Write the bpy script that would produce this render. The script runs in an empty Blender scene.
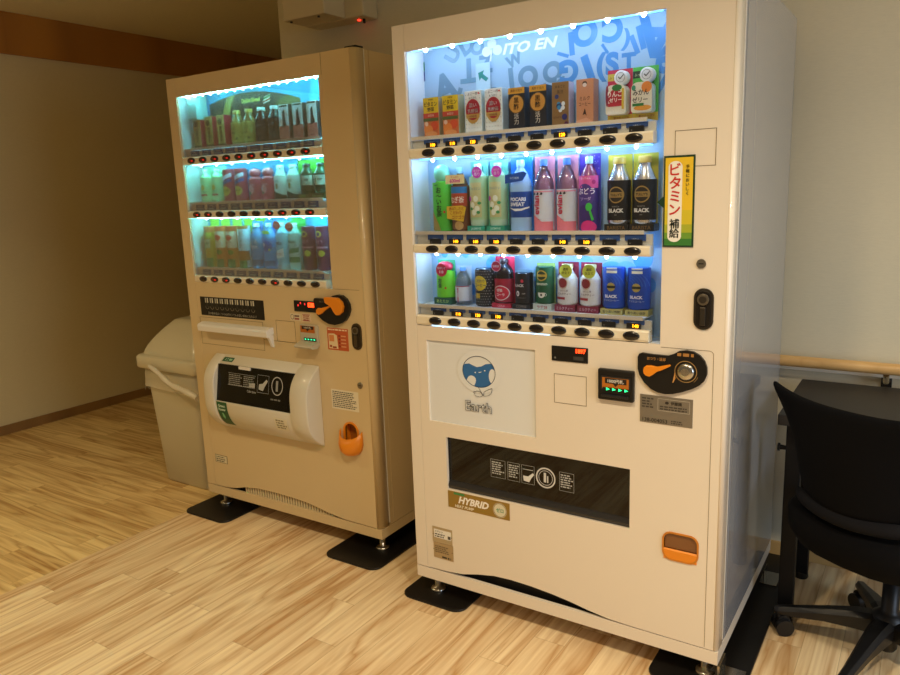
import bpy, bmesh, math, random
from math import sin, cos, pi, sqrt, radians
from mathutils import Vector, Matrix
random.seed(7)
scene = bpy.context.scene
COL = scene.collection

# ------------------------------------------------------------------ camera
CAM = Vector((1.39066, -1.85304, 1.34524))
F = Vector((-0.54078193, 0.81883123, -0.19253655)); R = Vector((0.83781651, 0.54472744, -0.03654472)); U = Vector((-0.07495598, 0.18107302, 0.98060908))
cd = bpy.data.cameras.new('camera'); cam = bpy.data.objects.new('camera', cd); COL.objects.link(cam)
M = Matrix.Identity(4)
for i in range(3):
    M[i][0] = R[i]; M[i][1] = U[i]; M[i][2] = -F[i]; M[i][3] = CAM[i]
cam.matrix_world = M
cd.sensor_width = 36; cd.lens = 739.409 / 900 * 36; cd.clip_start = 0.02
scene.camera = cam
scene.view_settings.view_transform = 'Standard'; scene.view_settings.look = 'None'
scene.view_settings.gamma = 1; scene.view_settings.use_curve_mapping = False
scene.view_settings.exposure = 0.0

# ------------------------------------------------------------------ world and room lights
w = bpy.data.worlds.new('room_ambient'); scene.world = w; w.use_nodes = True
w.node_tree.nodes['Background'].inputs[0].default_value = (1.0, .78, .50, 1)
w.node_tree.nodes['Background'].inputs[1].default_value = 0.18

def area(name, loc, target, size, power, col, size_y=None, spread=180):
    l = bpy.data.lights.new(name, 'AREA'); l.energy = power; l.color = col; l.size = size
    l.shape = 'RECTANGLE' if size_y else 'DISK'
    if size_y: l.size_y = size_y
    l.spread = radians(spread)
    o = bpy.data.objects.new(name, l); COL.objects.link(o); o.location = loc
    o.rotation_euler = (Vector(target) - Vector(loc)).to_track_quat('-Z', 'Y').to_euler()
    return o
WARM = (1.0, .77, .42)
area('ceiling_downlight', (0.65, -1.35, 2.44), (0.65, -1.2, 0), .16, 17, (1.0, .80, .52), spread=130)
area('ceiling_downlight', (1.85, -1.25, 2.44), (1.85, -1.25, 0), .16, 23, (1.0, .86, .68), spread=140)
area('ceiling_downlight', (-2.0, -1.25, 2.44), (-2.0, -1.1, 0), .16, 10.5, WARM, spread=118)
area('ceiling_downlight', (2.1, -.2, 2.44), (2.1, -.1, 0), .16, 4.5, (1.0, .88, .70), spread=150)
area('daylight_window', (3.7, -.9, 1.15), (0.9, .3, .9), 1.2, 31, (.64, .79, 1.0), 1.3)

# ------------------------------------------------------------------ materials
def lin(c):
    return c / 12.92 if c <= .04045 else ((c + .055) / 1.055) ** 2.4
def hexc(h):
    h = h.lstrip('#')
    return tuple(lin(int(h[i:i + 2], 16) / 255) for i in (0, 2, 4)) + (1,)
MATS = {}
def mat(h, rough=.45, metal=0, emit=0, coat=0, noise=0, name=None, spec=.5):
    key = (h, rough, metal, emit, coat, noise, spec)
    if key in MATS: return MATS[key]
    m = bpy.data.materials.new(name or 'paint_' + h.strip('#')); m.use_nodes = True
    nt = m.node_tree; p = nt.nodes['Principled BSDF']; c = hexc(h)
    p.inputs['Base Color'].default_value = c; p.inputs['Roughness'].default_value = rough
    p.inputs['Metallic'].default_value = metal; p.inputs['Coat Weight'].default_value = coat
    p.inputs['Coat Roughness'].default_value = .06
    p.inputs['Specular IOR Level'].default_value = spec
    if emit:
        p.inputs['Emission Color'].default_value = c; p.inputs['Emission Strength'].default_value = emit
    if noise:
        tc = nt.nodes.new('ShaderNodeTexCoord'); n = nt.nodes.new('ShaderNodeTexNoise'); b = nt.nodes.new('ShaderNodeBump')
        n.inputs['Scale'].default_value = noise; n.inputs['Detail'].default_value = 4
        b.inputs['Strength'].default_value = .12; b.inputs['Distance'].default_value = .002
        nt.links.new(tc.outputs['Object'], n.inputs['Vector']); nt.links.new(n.outputs['Fac'], b.inputs['Height'])
        nt.links.new(b.outputs['Normal'], p.inputs['Normal'])
    MATS[key] = m
    return m
def glassmat(name, tint=(1, 1, 1, 1), refl=.06, rough=.02):
    m = bpy.data.materials.new(name); m.use_nodes = True; nt = m.node_tree; nt.nodes.clear()
    o = nt.nodes.new('ShaderNodeOutputMaterial'); mx = nt.nodes.new('ShaderNodeMixShader')
    t = nt.nodes.new('ShaderNodeBsdfTransparent'); t.inputs[0].default_value = tint
    g = nt.nodes.new('ShaderNodeBsdfGlossy'); g.inputs['Roughness'].default_value = rough
    lw = nt.nodes.new('ShaderNodeFresnel'); lw.inputs['IOR'].default_value = 1.45
    mu = nt.nodes.new('ShaderNodeMath'); mu.operation = 'MULTIPLY'; mu.inputs[1].default_value = refl / .04
    nt.links.new(lw.outputs[0], mu.inputs[0]); nt.links.new(mu.outputs[0], mx.inputs[0])
    nt.links.new(t.outputs[0], mx.inputs[1]); nt.links.new(g.outputs[0], mx.inputs[2]); nt.links.new(mx.outputs[0], o.inputs[0])
    return m
GLASS = glassmat('window_glass', refl=.028)
SMOKE = glassmat('smoked_plastic', (.22, .22, .20, 1), refl=.05)
CLEARP = glassmat('clear_plastic', (.80, .84, .88, 1), refl=.10, rough=.08)
AMBER = glassmat('amber_plastic', (.55, .33, .16, 1), refl=.05, rough=.1)
IVORY = mat('#e6dbc8', .33, coat=.25, name='ivory_powder_coat')
IVORYL = mat('#d6bf92', .30, coat=.25, name='ivory_powder_coat_warm')
SIDE_SHADED = mat('#9c9ea3', .20, coat=.8, name='ivory_side_shaded')  # same ivory paint, the side's shade and cool reflection put into its grey
DARKGAP = mat('#15120e', .7, name='dark_gap')
SEAM = mat('#7a6a4c', .6, name='panel_seam')
BLK = mat('#0c0c0c', .35, name='black_plastic')
ORANGE = mat('#e88a16', .35, name='orange_plastic')
WHITE = mat('#e9e6dc', .4, name='white_plastic')
CHROME = mat('#b9b6ae', .25, 1, name='steel')
RUBBER = mat('#0d0c0b', .42, noise=90, name='black_rubber')

def wallmat(name, h, hz=0):
    m = bpy.data.materials.new(name); m.use_nodes = True; nt = m.node_tree; p = nt.nodes['Principled BSDF']
    p.inputs['Roughness'].default_value = .85; p.inputs['Specular IOR Level'].default_value = .2
    tc = nt.nodes.new('ShaderNodeTexCoord'); mp = nt.nodes.new('ShaderNodeMapping'); mp.inputs['Scale'].default_value = (1, 1, 7)
    n = nt.nodes.new('ShaderNodeTexNoise'); n.inputs['Scale'].default_value = 55; n.inputs['Detail'].default_value = 5
    cr = nt.nodes.new('ShaderNodeMix'); cr.data_type = 'RGBA'
    c = hexc(h); cr.inputs[6].default_value = tuple(x * .93 for x in c[:3]) + (1,); cr.inputs[7].default_value = tuple(min(1, x * 1.05) for x in c[:3]) + (1,)
    b = nt.nodes.new('ShaderNodeBump'); b.inputs['Strength'].default_value = .25; b.inputs['Distance'].default_value = .0015
    L = nt.links.new
    L(tc.outputs['Object'], mp.inputs[0]); L(mp.outputs[0], n.inputs['Vector']); L(n.outputs['Fac'], cr.inputs[0])
    L(cr.outputs[2], p.inputs['Base Color']); L(n.outputs['Fac'], b.inputs['Height']); L(b.outputs[0], p.inputs['Normal'])
    return m
WALL = wallmat('woven_wallpaper', '#dbd3b8'); WALL2 = wallmat('woven_wallpaper_left', '#d8ca9c'); CEIL = wallmat('ceiling_paper', '#e8dfb8')

def woodmat(name, h1, h2, along, planks=None, rough=.42, scale=1.0):
    """Grain runs along axis `along` (0 x, 1 y). planks = (width, length, offset)."""
    m = bpy.data.materials.new(name); m.use_nodes = True; nt = m.node_tree; p = nt.nodes['Principled BSDF']; L = nt.links.new
    tc = nt.nodes.new('ShaderNodeTexCoord'); sp = nt.nodes.new('ShaderNodeSeparateXYZ'); L(tc.outputs['Object'], sp.inputs[0])
    a = sp.outputs[along]; c = sp.outputs[1 - along]
    def math_(op, x, y=None, z=None):
        n = nt.nodes.new('ShaderNodeMath'); n.operation = op
        for i, v in enumerate((x, y, z)):
            if v is None: continue
            if isinstance(v, (int, float)): n.inputs[i].default_value = v
            else: L(v, n.inputs[i])
        return n.outputs[0]
    def comb(x, y, z=0):
        n = nt.nodes.new('ShaderNodeCombineXYZ')
        for i, v in enumerate((x, y, z)):
            if isinstance(v, (int, float)): n.inputs[i].default_value = v
            else: L(v, n.inputs[i])
        return n.outputs[0]
    if planks:
        W, Ln, off = planks
        cs = math_('DIVIDE', math_('SUBTRACT', c, off), W); ci = math_('FLOOR', cs); cf = math_('FRACT', cs)
        wn = nt.nodes.new('ShaderNodeTexWhiteNoise'); wn.noise_dimensions = '1D'; L(ci, wn.inputs['W'])
        as_ = math_('ADD', math_('DIVIDE', a, Ln), math_('MULTIPLY', wn.outputs['Value'], 5.3)); ai = math_('FLOOR', as_); af = math_('FRACT', as_)
        wn2 = nt.nodes.new('ShaderNodeTexWhiteNoise'); wn2.noise_dimensions = '3D'; L(comb(ci, ai, 3.3), wn2.inputs['Vector'])
        rnd = wn2.outputs['Value']
    else:
        rnd = math_('ADD', 0.5, 0.0)
    z = math_('MULTIPLY', rnd, 37.0)
    n1 = nt.nodes.new('ShaderNodeTexNoise'); n1.inputs['Scale'].default_value = 1; n1.inputs['Detail'].default_value = 3; n1.inputs['Distortion'].default_value = .6
    L(comb(math_('MULTIPLY', a, .8 * scale), math_('MULTIPLY', c, 9 * scale), z), n1.inputs['Vector'])
    n2 = nt.nodes.new('ShaderNodeTexNoise'); n2.inputs['Scale'].default_value = 1; n2.inputs['Detail'].default_value = 4
    L(comb(math_('MULTIPLY', a, 2.5 * scale), math_('MULTIPLY', c, 75 * scale), z), n2.inputs['Vector'])
    # contour bands of the low noise give the cathedral figure
    band = math_('PINGPONG', math_('MULTIPLY', n1.outputs['Fac'], 6.5), .5)
    g = math_('ADD', math_('MULTIPLY', math_('POWER', math_('MULTIPLY', band, 2.0), .6), .62), math_('MULTIPLY', math_('SUBTRACT', n2.outputs['Fac'], .5), .8))
    g = math_('ADD', g, math_('MULTIPLY', math_('SUBTRACT', rnd, .5), .35))
    mx = nt.nodes.new('ShaderNodeMix'); mx.data_type = 'RGBA'; mx.inputs[6].default_value = hexc(h2); mx.inputs[7].default_value = hexc(h1)
    cl = nt.nodes.new('ShaderNodeClamp'); L(math_('ADD', g, .20), cl.inputs[0]); L(cl.outputs[0], mx.inputs[0])
    out = mx.outputs[2]
    if planks:
        e1 = math_('MINIMUM', cf, math_('SUBTRACT', 1, cf)); e2 = math_('MULTIPLY', math_('MINIMUM', af, math_('SUBTRACT', 1, af)), Ln / W)
        e = math_('LESS_THAN', math_('MINIMUM', e1, e2), .010)
        m2 = nt.nodes.new('ShaderNodeMix'); m2.data_type = 'RGBA'; m2.inputs[7].default_value = hexc('#8a6637')
        L(math_('MULTIPLY', e, .40), m2.inputs[0]); L(out, m2.inputs[6]); out = m2.outputs[2]
    L(out, p.inputs['Base Color']); p.inputs['Roughness'].default_value = rough
    b = nt.nodes.new('ShaderNodeBump'); b.inputs['Strength'].default_value = .08; b.inputs['Distance'].default_value = .001
    L(n2.outputs['Fac'], b.inputs['Height']); L(b.outputs[0], p.inputs['Normal'])
    return m

# ------------------------------------------------------------------ mesh builder
class MB:
    def __init__(s): s.v = []; s.f = []; s.m = []; s.sm = []; s.mats = []
    def mi(s, m):
        if m not in s.mats: s.mats.append(m)
        return s.mats.index(m)
    def add(s, vs, fs, m, smooth=False):
        o = len(s.v); s.v += [tuple(v) for v in vs]; k = s.mi(m)
        for f in fs: s.f.append([i + o for i in f]); s.m.append(k); s.sm.append(smooth)
    def box(s, x0, x1, y0, y1, z0, z1, m, bev=0, seg=2):
        if bev:
            bm = bmesh.new(); bmesh.ops.create_cube(bm, size=1)
            for v in bm.verts: v.co = Vector(((x0 + x1) / 2 + v.co.x * (x1 - x0), (y0 + y1) / 2 + v.co.y * (y1 - y0), (z0 + z1) / 2 + v.co.z * (z1 - z0)))
            bmesh.ops.bevel(bm, geom=bm.edges[:] , offset=bev, segments=seg, affect='EDGES', profile=.5)
            bm.verts.index_update(); s.add([v.co for v in bm.verts], [[v.index for v in f.verts] for f in bm.faces], m, False); bm.free(); return s
        vs = [(x, y, z) for x in (x0, x1) for y in (y0, y1) for z in (z0, z1)]
        s.add(vs, [[0, 1, 3, 2], [4, 6, 7, 5], [0, 4, 5, 1], [2, 3, 7, 6], [0, 2, 6, 4], [1, 5, 7, 3]], m); return s
    def prism(s, pts, y0, y1, m, axis='y', smooth=False):
        """polygon pts in (x,z) extruded along y (axis y), (x,y) along z (axis z), (y,z) along x (axis x)"""
        n = len(pts)
        def P(a, b, t): return (a, t, b) if axis == 'y' else ((a, b, t) if axis == 'z' else (t, a, b))
        vs = [P(a, b, y0) for a, b in pts] + [P(a, b, y1) for a, b in pts]
        o = len(s.v); s.v += vs; k = s.mi(m)
        for f, sm in [(list(range(n)), False), (list(range(2 * n - 1, n - 1, -1)), False)] + [([i, (i + 1) % n, n + (i + 1) % n, n + i], smooth) for i in range(n)]:
            s.f.append([i + o for i in f]); s.m.append(k); s.sm.append(sm)
        return s
    def lathe(s, prof, cx, cy, m, seg=20, ys=1.0, cap=True):
        """prof list of (r,z); revolve about z at cx,cy"""
        vs = []; fs = []
        for r, z in prof:
            for i in range(seg):
                a = 2 * pi * i / seg; vs.append((cx + r * cos(a), cy + r * sin(a) * ys, z))
        for j in range(len(prof) - 1):
            for i in range(seg): fs.append([j * seg + i, j * seg + (i + 1) % seg, (j + 1) * seg + (i + 1) % seg, (j + 1) * seg + i])
        s.add(vs, fs, m, True)
        if cap:
            s.add(vs[:seg], [list(range(seg - 1, -1, -1))], m); s.add(vs[-seg:], [list(range(seg))], m)
        return s
    def disc(s, cx, cz, rx, rz, y0, y1, m, seg=24, dome=0):
        """elliptic button facing -y"""
        pts = [(cx + rx * cos(2 * pi * i / seg), cz + rz * sin(2 * pi * i / seg)) for i in range(seg)]
        if not dome: return s.prism(pts, y0, y1, m, smooth=True)
        vs = [(a, y1, b) for a, b in pts]; rings = [1, .85, .5]; ys = [y0 + dome * .6, y0 + dome * .25, y0 + dome * .05]
        for q, y in zip(rings, ys): vs += [(cx + (a - cx) * q, y, cz + (b - cz) * q) for a, b in pts]
        fs = []
        for j in range(3):
            for i in range(seg): fs.append([j * seg + i, j * seg + (i + 1) % seg, (j + 1) * seg + (i + 1) % seg, (j + 1) * seg + i])
        fs.append([3 * seg + i for i in range(seg)]); s.add(vs, fs, m, True); return s
    def tube(s, pts, r, m, seg=10, caps=True, flat=1.0):
        pts = [Vector(p) for p in pts]; n = len(pts); rs = r if isinstance(r, (list, tuple)) else [r] * n
        vs = []; fs = []; up = None
        for i, p in enumerate(pts):
            t = (pts[min(i + 1, n - 1)] - pts[max(i - 1, 0)]).normalized()
            if up is None: up = Vector((0, 0, 1)) if abs(t.z) < .9 else Vector((1, 0, 0))
            a = t.cross(up).normalized(); b = a.cross(t).normalized(); up = b
            for k in range(seg):
                q = 2 * pi * k / seg; vs.append(p + a * cos(q) * rs[i] + b * sin(q) * rs[i] * flat)
        for j in range(n - 1):
            for k in range(seg): fs.append([j * seg + k, j * seg + (k + 1) % seg, (j + 1) * seg + (k + 1) % seg, (j + 1) * seg + k])
        s.add(vs, fs, m, True)
        if caps: s.add(vs[:seg], [list(range(seg - 1, -1, -1))], m); s.add(vs[-seg:], [list(range(seg))], m)
        return s
    def build(s, name, parent=None, recalc=True, bevel=0, subsurf=0):
        me = bpy.data.meshes.new(name); me.from_pydata(s.v, [], s.f)
        for m in s.mats: me.materials.append(m)
        for i, p in enumerate(me.polygons): p.material_index = s.m[i]; p.use_smooth = s.sm[i]
        if recalc:
            bm = bmesh.new(); bm.from_mesh(me); bmesh.ops.recalc_face_normals(bm, faces=bm.faces); bm.to_mesh(me); bm.free()
        o = bpy.data.objects.new(name, me); COL.objects.link(o)
        if parent: o.parent = parent
        if bevel:
            b = o.modifiers.new('bevel', 'BEVEL'); b.width = bevel; b.segments = 2; b.limit_method = 'ANGLE'; b.angle_limit = radians(50)
        if subsurf:
            b = o.modifiers.new('subsurf', 'SUBSURF'); b.levels = subsurf; b.render_levels = subsurf
        return o

_tc = {}
def textmesh(body, bold=0, shear=0):
    if any(ord(ch) > 0x3000 for ch in body): bold = min(bold, .006 if any(ord(ch) > 0x4e00 for ch in body) else .02)
    k = (body, bold, shear)
    if k in _tc: return _tc[k]
    cu = bpy.data.curves.new('t', 'FONT'); cu.body = body; cu.align_x = 'LEFT'; cu.offset = bold; cu.shear = shear; cu.resolution_u = 5 if len(body) == 1 and ord(body) < 256 else 2
    o = bpy.data.objects.new('t', cu); COL.objects.link(o)
    me = bpy.data.meshes.new_from_object(o.evaluated_get(bpy.context.evaluated_depsgraph_get()))
    v = [(q.co.x, q.co.y) for q in me.vertices]; f = [list(p.vertices) for p in me.polygons]
    bpy.data.objects.remove(o); bpy.data.curves.remove(cu); bpy.data.meshes.remove(me)
    if v:
        x0 = min(a for a, b in v); x1 = max(a for a, b in v); y0 = min(b for a, b in v); y1 = max(b for a, b in v)
        v = [((a - (x0 + x1) / 2), (b - (y0 + y1) / 2)) for a, b in v]; r = (v, f, x1 - x0, y1 - y0)
    else: r = ([], [], 1, 1)
    _tc[k] = r; return r

class Art:
    """flat print laid on a surface that faces -y; x,z in metres relative to (ox,oz)"""
    def __init__(s, mb, ox, oz, yf, sx=1, sz=1, curved=False):
        s.mb = mb; s.ox = ox; s.oz = oz; s.yf = yf if callable(yf) else (lambda x, z, _y=yf: _y); s.sx = sx; s.sz = sz; s.n = 1; s.cv = curved
    def P(s, x, z):
        X = x * s.sx; Z = z * s.sz
        return (s.ox + X, s.yf(X, Z) - (.0003 if s.cv else .00022) * s.n - (.0007 if s.cv else 0), s.oz + Z)
    def m(s, c, e=0): return c if not isinstance(c, str) else mat(c, .42, emit=e)
    def rect(s, x0, z0, x1, z1, c, e=0):
        nx = 16 if s.cv else 1; vs = []; fs = []
        for i in range(nx + 1):
            x = x0 + (x1 - x0) * i / nx; vs += [s.P(x, z0), s.P(x, z1)]
        for i in range(nx): fs.append([2 * i, 2 * i + 2, 2 * i + 3, 2 * i + 1])
        s.mb.add(vs, fs, s.m(c, e)); s.n += 1; return s
    def poly(s, pts, c, e=0):
        if s.cv:
            x0 = min(p[0] for p in pts); x1 = max(p[0] for p in pts); n = max(2, int((x1 - x0) * 16)); q = [x0 + (x1 - x0) * k / n for k in range(n + 1)]
            def clip(P, xc, keep_right):
                out = []
                for (ax, az), (bx, bz) in zip(P, P[1:] + P[:1]):
                    ia = ax >= xc if keep_right else ax <= xc; ib = bx >= xc if keep_right else bx <= xc
                    if ia: out.append((ax, az))
                    if ia != ib: t = (xc - ax) / (bx - ax); out.append((xc, az + (bz - az) * t))
                return out
            for a_, b_ in zip(q, q[1:]):
                P = clip(clip(list(pts), a_, True), b_, False)
                if len(P) > 2: s.mb.add([s.P(a, b) for a, b in P], [list(range(len(P)))], s.m(c, e))
            s.n += 1; return s
        s.mb.add([s.P(a, b) for a, b in pts], [list(range(len(pts)))], s.m(c, e)); s.n += 1; return s
    def ell(s, cx, cz, rx, rz, c, e=0, seg=20, a0=0, a1=360):
        vs = [s.P(cx, cz)]; fs = []; R_ = [.34, .68, 1] if s.cv else [1]
        for r in R_:
            for i in range(seg):
                a = radians(a0 + (a1 - a0) * i / (seg if a1 - a0 >= 360 else seg - 1)); vs.append(s.P(cx + rx * r * cos(a), cz + rz * r * sin(a)))
        full = a1 - a0 >= 360
        for i in range(seg if full else seg - 1):
            j = (i + 1) % seg; fs.append([0, 1 + i, 1 + j])
            if s.cv: fs += [[1 + i, 1 + seg + i, 1 + seg + j, 1 + j], [1 + seg + i, 1 + 2 * seg + i, 1 + 2 * seg + j, 1 + seg + j]]
        s.mb.add(vs, fs, s.m(c, e)); s.n += 1; return s
    def ring(s, cx, cz, rx, rz, t, c, e=0, seg=28, a0=0, a1=360):
        vs = []; fs = []; full = a1 - a0 >= 360
        for i in range(seg + (0 if full else 1)):
            a = radians(a0 + (a1 - a0) * i / seg)
            vs += [s.P(cx + rx * cos(a), cz + rz * sin(a)), s.P(cx + (rx - t) * cos(a), cz + (rz - t * s.sx / s.sz) * sin(a))]
        n = len(vs) // 2
        for i in range(n if full else n - 1):
            j = (i + 1) % n; fs.append([2 * i, 2 * j, 2 * j + 1, 2 * i + 1])
        s.mb.add(vs, fs, s.m(c, e)); s.n += 1; return s
    def text(s, body, cx, cz, h, c, w=None, rot=0, bold=.012, shear=0, e=0, em=False):
        if bold > .015 and any(ord(ch) > 0x4e00 for ch in body):
            for q in (-.018, .018): s.text(body, cx + q * h * s.sz / s.sx * 1.2, cz, h, c, w, rot, .006, shear, e, em); s.n -= 1
            s.n += 1; return s
        v, f, tw, th = textmesh(body, bold, shear)
        if not v: return s
        if em: _, _, tw, th = textmesh('国', .006, 0)
        H = h * s.sz; kz = H / th; kx = kz
        if w is not None:
            kx = min(kx, w * s.sx / tw) if w > 0 else -w * s.sx / tw
        a = radians(rot); ca, sa = cos(a), sin(a); vs = []
        for x, y in v:
            X = x * kx; Y = y * kz; x2 = X * ca - Y * sa; y2 = X * sa + Y * ca
            vs.append(s.P(cx + x2 / s.sx, cz + y2 / s.sz))
        s.mb.add(vs, f, s.m(c, e)); s.n += 1; return s
    def vtext(s, body, cx, ztop, h, c, bold=.02, gap=1.1, w=None):
        for i, ch in enumerate(body): s.text(ch, cx, ztop - h * (i * gap + .5), h, c, bold=bold, w=w, em=ord(ch) > 255); s.n -= 1
        s.n += 1; return s

def empty(name, loc, rz=0):
    o = bpy.data.objects.new(name, None); COL.objects.link(o); o.location = loc; o.rotation_euler.z = rz; o.empty_display_size = .1; return o
def tag(o, label, cat, group=None, kind=None):
    if label: o['label'] = label
    if cat: o['category'] = cat
    if group: o['group'] = group
    if kind: o['kind'] = kind
    return o
def struct(o): o['kind'] = 'structure'; return o

# ------------------------------------------------------------------ the room
XL, YB, XC, CH = -3.262, .88, -1.33, 2.47
floor_y = woodmat('vinyl_plank_lengthwise', '#f6e0b4', '#b88a54', 1, (.1, .92, .05))
floor_x = woodmat('vinyl_plank_crosswise', '#eccf90', '#a97e42', 0, (.1, .92, .02))
fl = MB(); fl.box(-1.30, 4.0, -3.6, .95, -.05, 0, floor_y); fl.box(XL - .1, -1.30, -3.6, 4.4, -.05, 0, floor_x); fl.box(-1.30, -1.2, .95, 4.4, -.05, 0, floor_x)
struct(fl.build('floor'))
struct(MB().box(XL - .1, XL, -3.6, 4.4, 0, CH, WALL2).build('wall_left'))
b = MB(); b.box(XC, 4.0, YB, YB + .12, 0, CH, WALL); struct(b.build('wall_back'))
b = MB(); b.box(XC, XC + .12, YB + .12, 4.3, 0, CH, WALL); struct(b.build('wall_recess'))
struct(MB().box(XL, XC + .12, 4.3, 4.4, 0, CH, WALL).build('wall_far'))
struct(MB().box(XL - .1, 4.0, -3.6, 4.4, CH, CH + .08, CEIL).build('ceiling'))
band = woodmat('walnut_band', '#c08430', '#9a6420', 1, None, .5)
struct(MB().box(XL, XL + .025, -3.6, 4.3, 2.235, CH, band, .002).build('trim_1'))
bb = woodmat('oak_baseboard', '#a98754', '#876538', 0, None, .5); bby = woodmat('oak_baseboard_side', '#a07c48', '#7e5c30', 1, None, .5)
struct(MB().box(XL, XL + .012, -3.6, 4.3, 0, .057, bby, .002).build('baseboard_left'))
struct(MB().box(XC, 4.0, YB - .010, YB, 0, .052, mat('#c9a468', .5, name='oak_skirting'), .002).build('baseboard_back'))

# handrail on the back wall
t = empty('handrail', (.80, YB, 0)); tag(t, 'pale wooden handrail on the back wall behind the desk', 'handrail')
rw = woodmat('beech_rail', '#dfb679', '#c79a5c', 0, None, .35, 2)
MB().tube([(0, -.062, .742), (3.1, -.062, .742)], .019, rw, 16).build('rail', t)
MB().box(0, 3.1, -.012, 0, .700, .722, WHITE, .002).build('wall_channel', t)
for x in (.49, 1.45, 2.4):
    b = MB(); b.box(x - .016, x + .016, -.006, 0, .66, .72, CHROME, .002); b.tube([(x, -.004, .69), (x, -.045, .695), (x, -.062, .722)], .009, CHROME); b.build('bracket', t)

# grey box high on the wall
t = empty('alarm_box', (-1.07, YB, 2.10)); tag(t, 'cream box with a red light high on the wall above the left machine', 'wall box')
CREAMBOX = mat('#d8c8a0', .45, name='cream_box')
b = MB(); b.box(0, .34, -.10, 0, 0, .33, CREAMBOX, .006); b.build('housing', t)
b = MB(); b.box(0, .24, -.235, -.10, .002, .33, CREAMBOX, .004); b.build('front_cover', t)
MB().lathe([(.007, -.004), (.007, .004)], .275, -.05, mat('#ff2418', .4, emit=6), 12).build('indicator_light', t)
MB().box(.30, .306, -.055, -.045, -.018, .004, BLK).build('pull_tab', t)
for x in (.03, .19): MB().lathe([(.006, -.004), (.006, .003)], x, -.215, BLK, 10).build('screw', t)
MB().box(.155, .185, -.2365, -.234, .075, .115, mat('#3a3a38')).build('badge', t)

# ------------------------------------------------------------------ vending machines
HT, HB = 1.83, .075
def door_panel(b, W, m, holes, r, zs=.30, wave=None, x_stile=.055):
    """front of the door as slabs round the holes, with a rounded right edge"""
    D = .010; zb = .1155; x1 = W - r
    xs = sorted({x_stile + .0016, x1} | {h[0] for h in holes} | {h[1] for h in holes}); zz = sorted({zs, HT - .001} | {h[2] for h in holes} | {h[3] for h in holes})
    for i in range(len(xs) - 1):
        for j in range(len(zz) - 1):
            cx = (xs[i] + xs[i + 1]) / 2; cz = (zz[j] + zz[j + 1]) / 2
            if any(h[0] < cx < h[1] and h[2] < cz < h[3] for h in holes): continue
            b.box(xs[i], xs[i + 1], 0, D, zz[j], zz[j + 1], m)
    pts = [(x_stile + .0016, zs), (x_stile + .0016, zb)] + wave + [(x1, zb), (x1, zs)]
    b.prism(pts, 0, D, m)
    arc = [(x1, 0)] + [(x1 + r * sin(a), r - r * cos(a)) for a in [pi / 2 * k / 8 for k in range(1, 9)]] + [(W, .048), (x1, .048)]
    b.prism(arc, zb, HT - .001, m, axis='z', smooth=True)
def feet(t, W, D):
    for x in (.045, W - .045):
        for y in (.055, D - .06):
            b = MB(); b.lathe([(.026, .0085), (.028, .013), (.022, .018), (.011, .021), (.011, HB + .01)], x, y, CHROME, 18)
            b.lathe([(.017, .046), (.017, .056)], x, y, CHROME, 6); b.build('levelling_foot', t)
def groove(b, x0, z0, x1, z1, m=SEAM, t=.0014):
    for a in ((x0, x1, z0, z0 + t), (x0, x1, z1 - t, z1), (x0, x0 + t, z0, z1), (x1 - t, x1, z0, z1)):
        b.box(a[0], a[1], -.0006, .001, a[2], a[3], m)

def machine_shell(t, W, D, paint, sidep, holes, r, wave, seam2, win):
    b = MB(); door_panel(b, W, paint, holes, r, wave=wave, x_stile=win[0] - .0016); b.build('door', t)
    b = MB(); b.box(0, win[0] - .0014, 0, .048, .1155, HT, paint, .001); b.build('hinge_stile', t)
    MB().box(W - .004, W + .0008, .0490, .0525, HB + .05, HT - .003, mat('#f2efe6', .3)).build('door_edge_highlight', t)  # thin white strip that paints a bright highlight along the door edge
    # cabinet: side, top, back and bottom sheets so the display stays hollow
    b = MB(); y0 = .050
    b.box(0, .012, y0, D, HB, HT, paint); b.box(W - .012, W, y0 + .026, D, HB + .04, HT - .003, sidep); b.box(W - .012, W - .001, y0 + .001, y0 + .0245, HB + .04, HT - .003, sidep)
    b.box(.012, W - .012, y0, D, HT - .014, HT - .002, paint); b.box(.012, W - .012, D - .012, D, HB, HT - .002, DARKGAP)
    b.box(0, W, 0, D, HB, HB + .016, paint); b.box(0, W, 0, .012, HB + .016, HB + .038, paint); b.box(0, .012, .012, D, HB + .016, HB + .038, paint); b.box(W - .012, W, .012, D, HB + .016, HB + .038, paint); b.box(.012, W - .012, .13, .14, HB + .04, HT - .014, DARKGAP)
    b.box(.012, W - .012, .049, .13, .16, win[2] - .012, DARKGAP) if False else None
    b.build('cabinet', t)
    MB().box(.0125, W - .0125, .030, .047, HB + .0165, .17, mat('#16130f', .7)).build('vent_backing', t)
    feet(t, W, D)
    x0, x1, z0, z1 = win
    b = MB(); wp = mat('#dfe6ea', .35, name='display_lining')
    b.box(x0 - .004, x0, .0102, .100, z0 - .004, 1.806, wp); b.box(x1, x1 + .004, .0102, .100, z0 - .004, 1.806, wp)
    b.box(x0, x1, .0102, .100, 1.802, 1.806, wp); b.box(x0, x1, .0102, .100, z0 - .004, z0, wp); b.build('display_case', t)

def text_rows(a, x0, z1, x1, n, h, c, seed=0, minw=.4):
    """tiny print: rows of short dashes, too small to read in the photo"""
    rr = random.Random(seed)
    for i in range(n):
        x = x0; z = z1 - i * h * 1.9; end = x0 + (x1 - x0) * rr.uniform(minw, 1)
        while x < end:
            L_ = min(rr.uniform(.5, 1.6) * h * 2, end - x); a.rect(x, z - h, x + L_, z, c); a.n -= 1; x += L_ + h * .6

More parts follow.
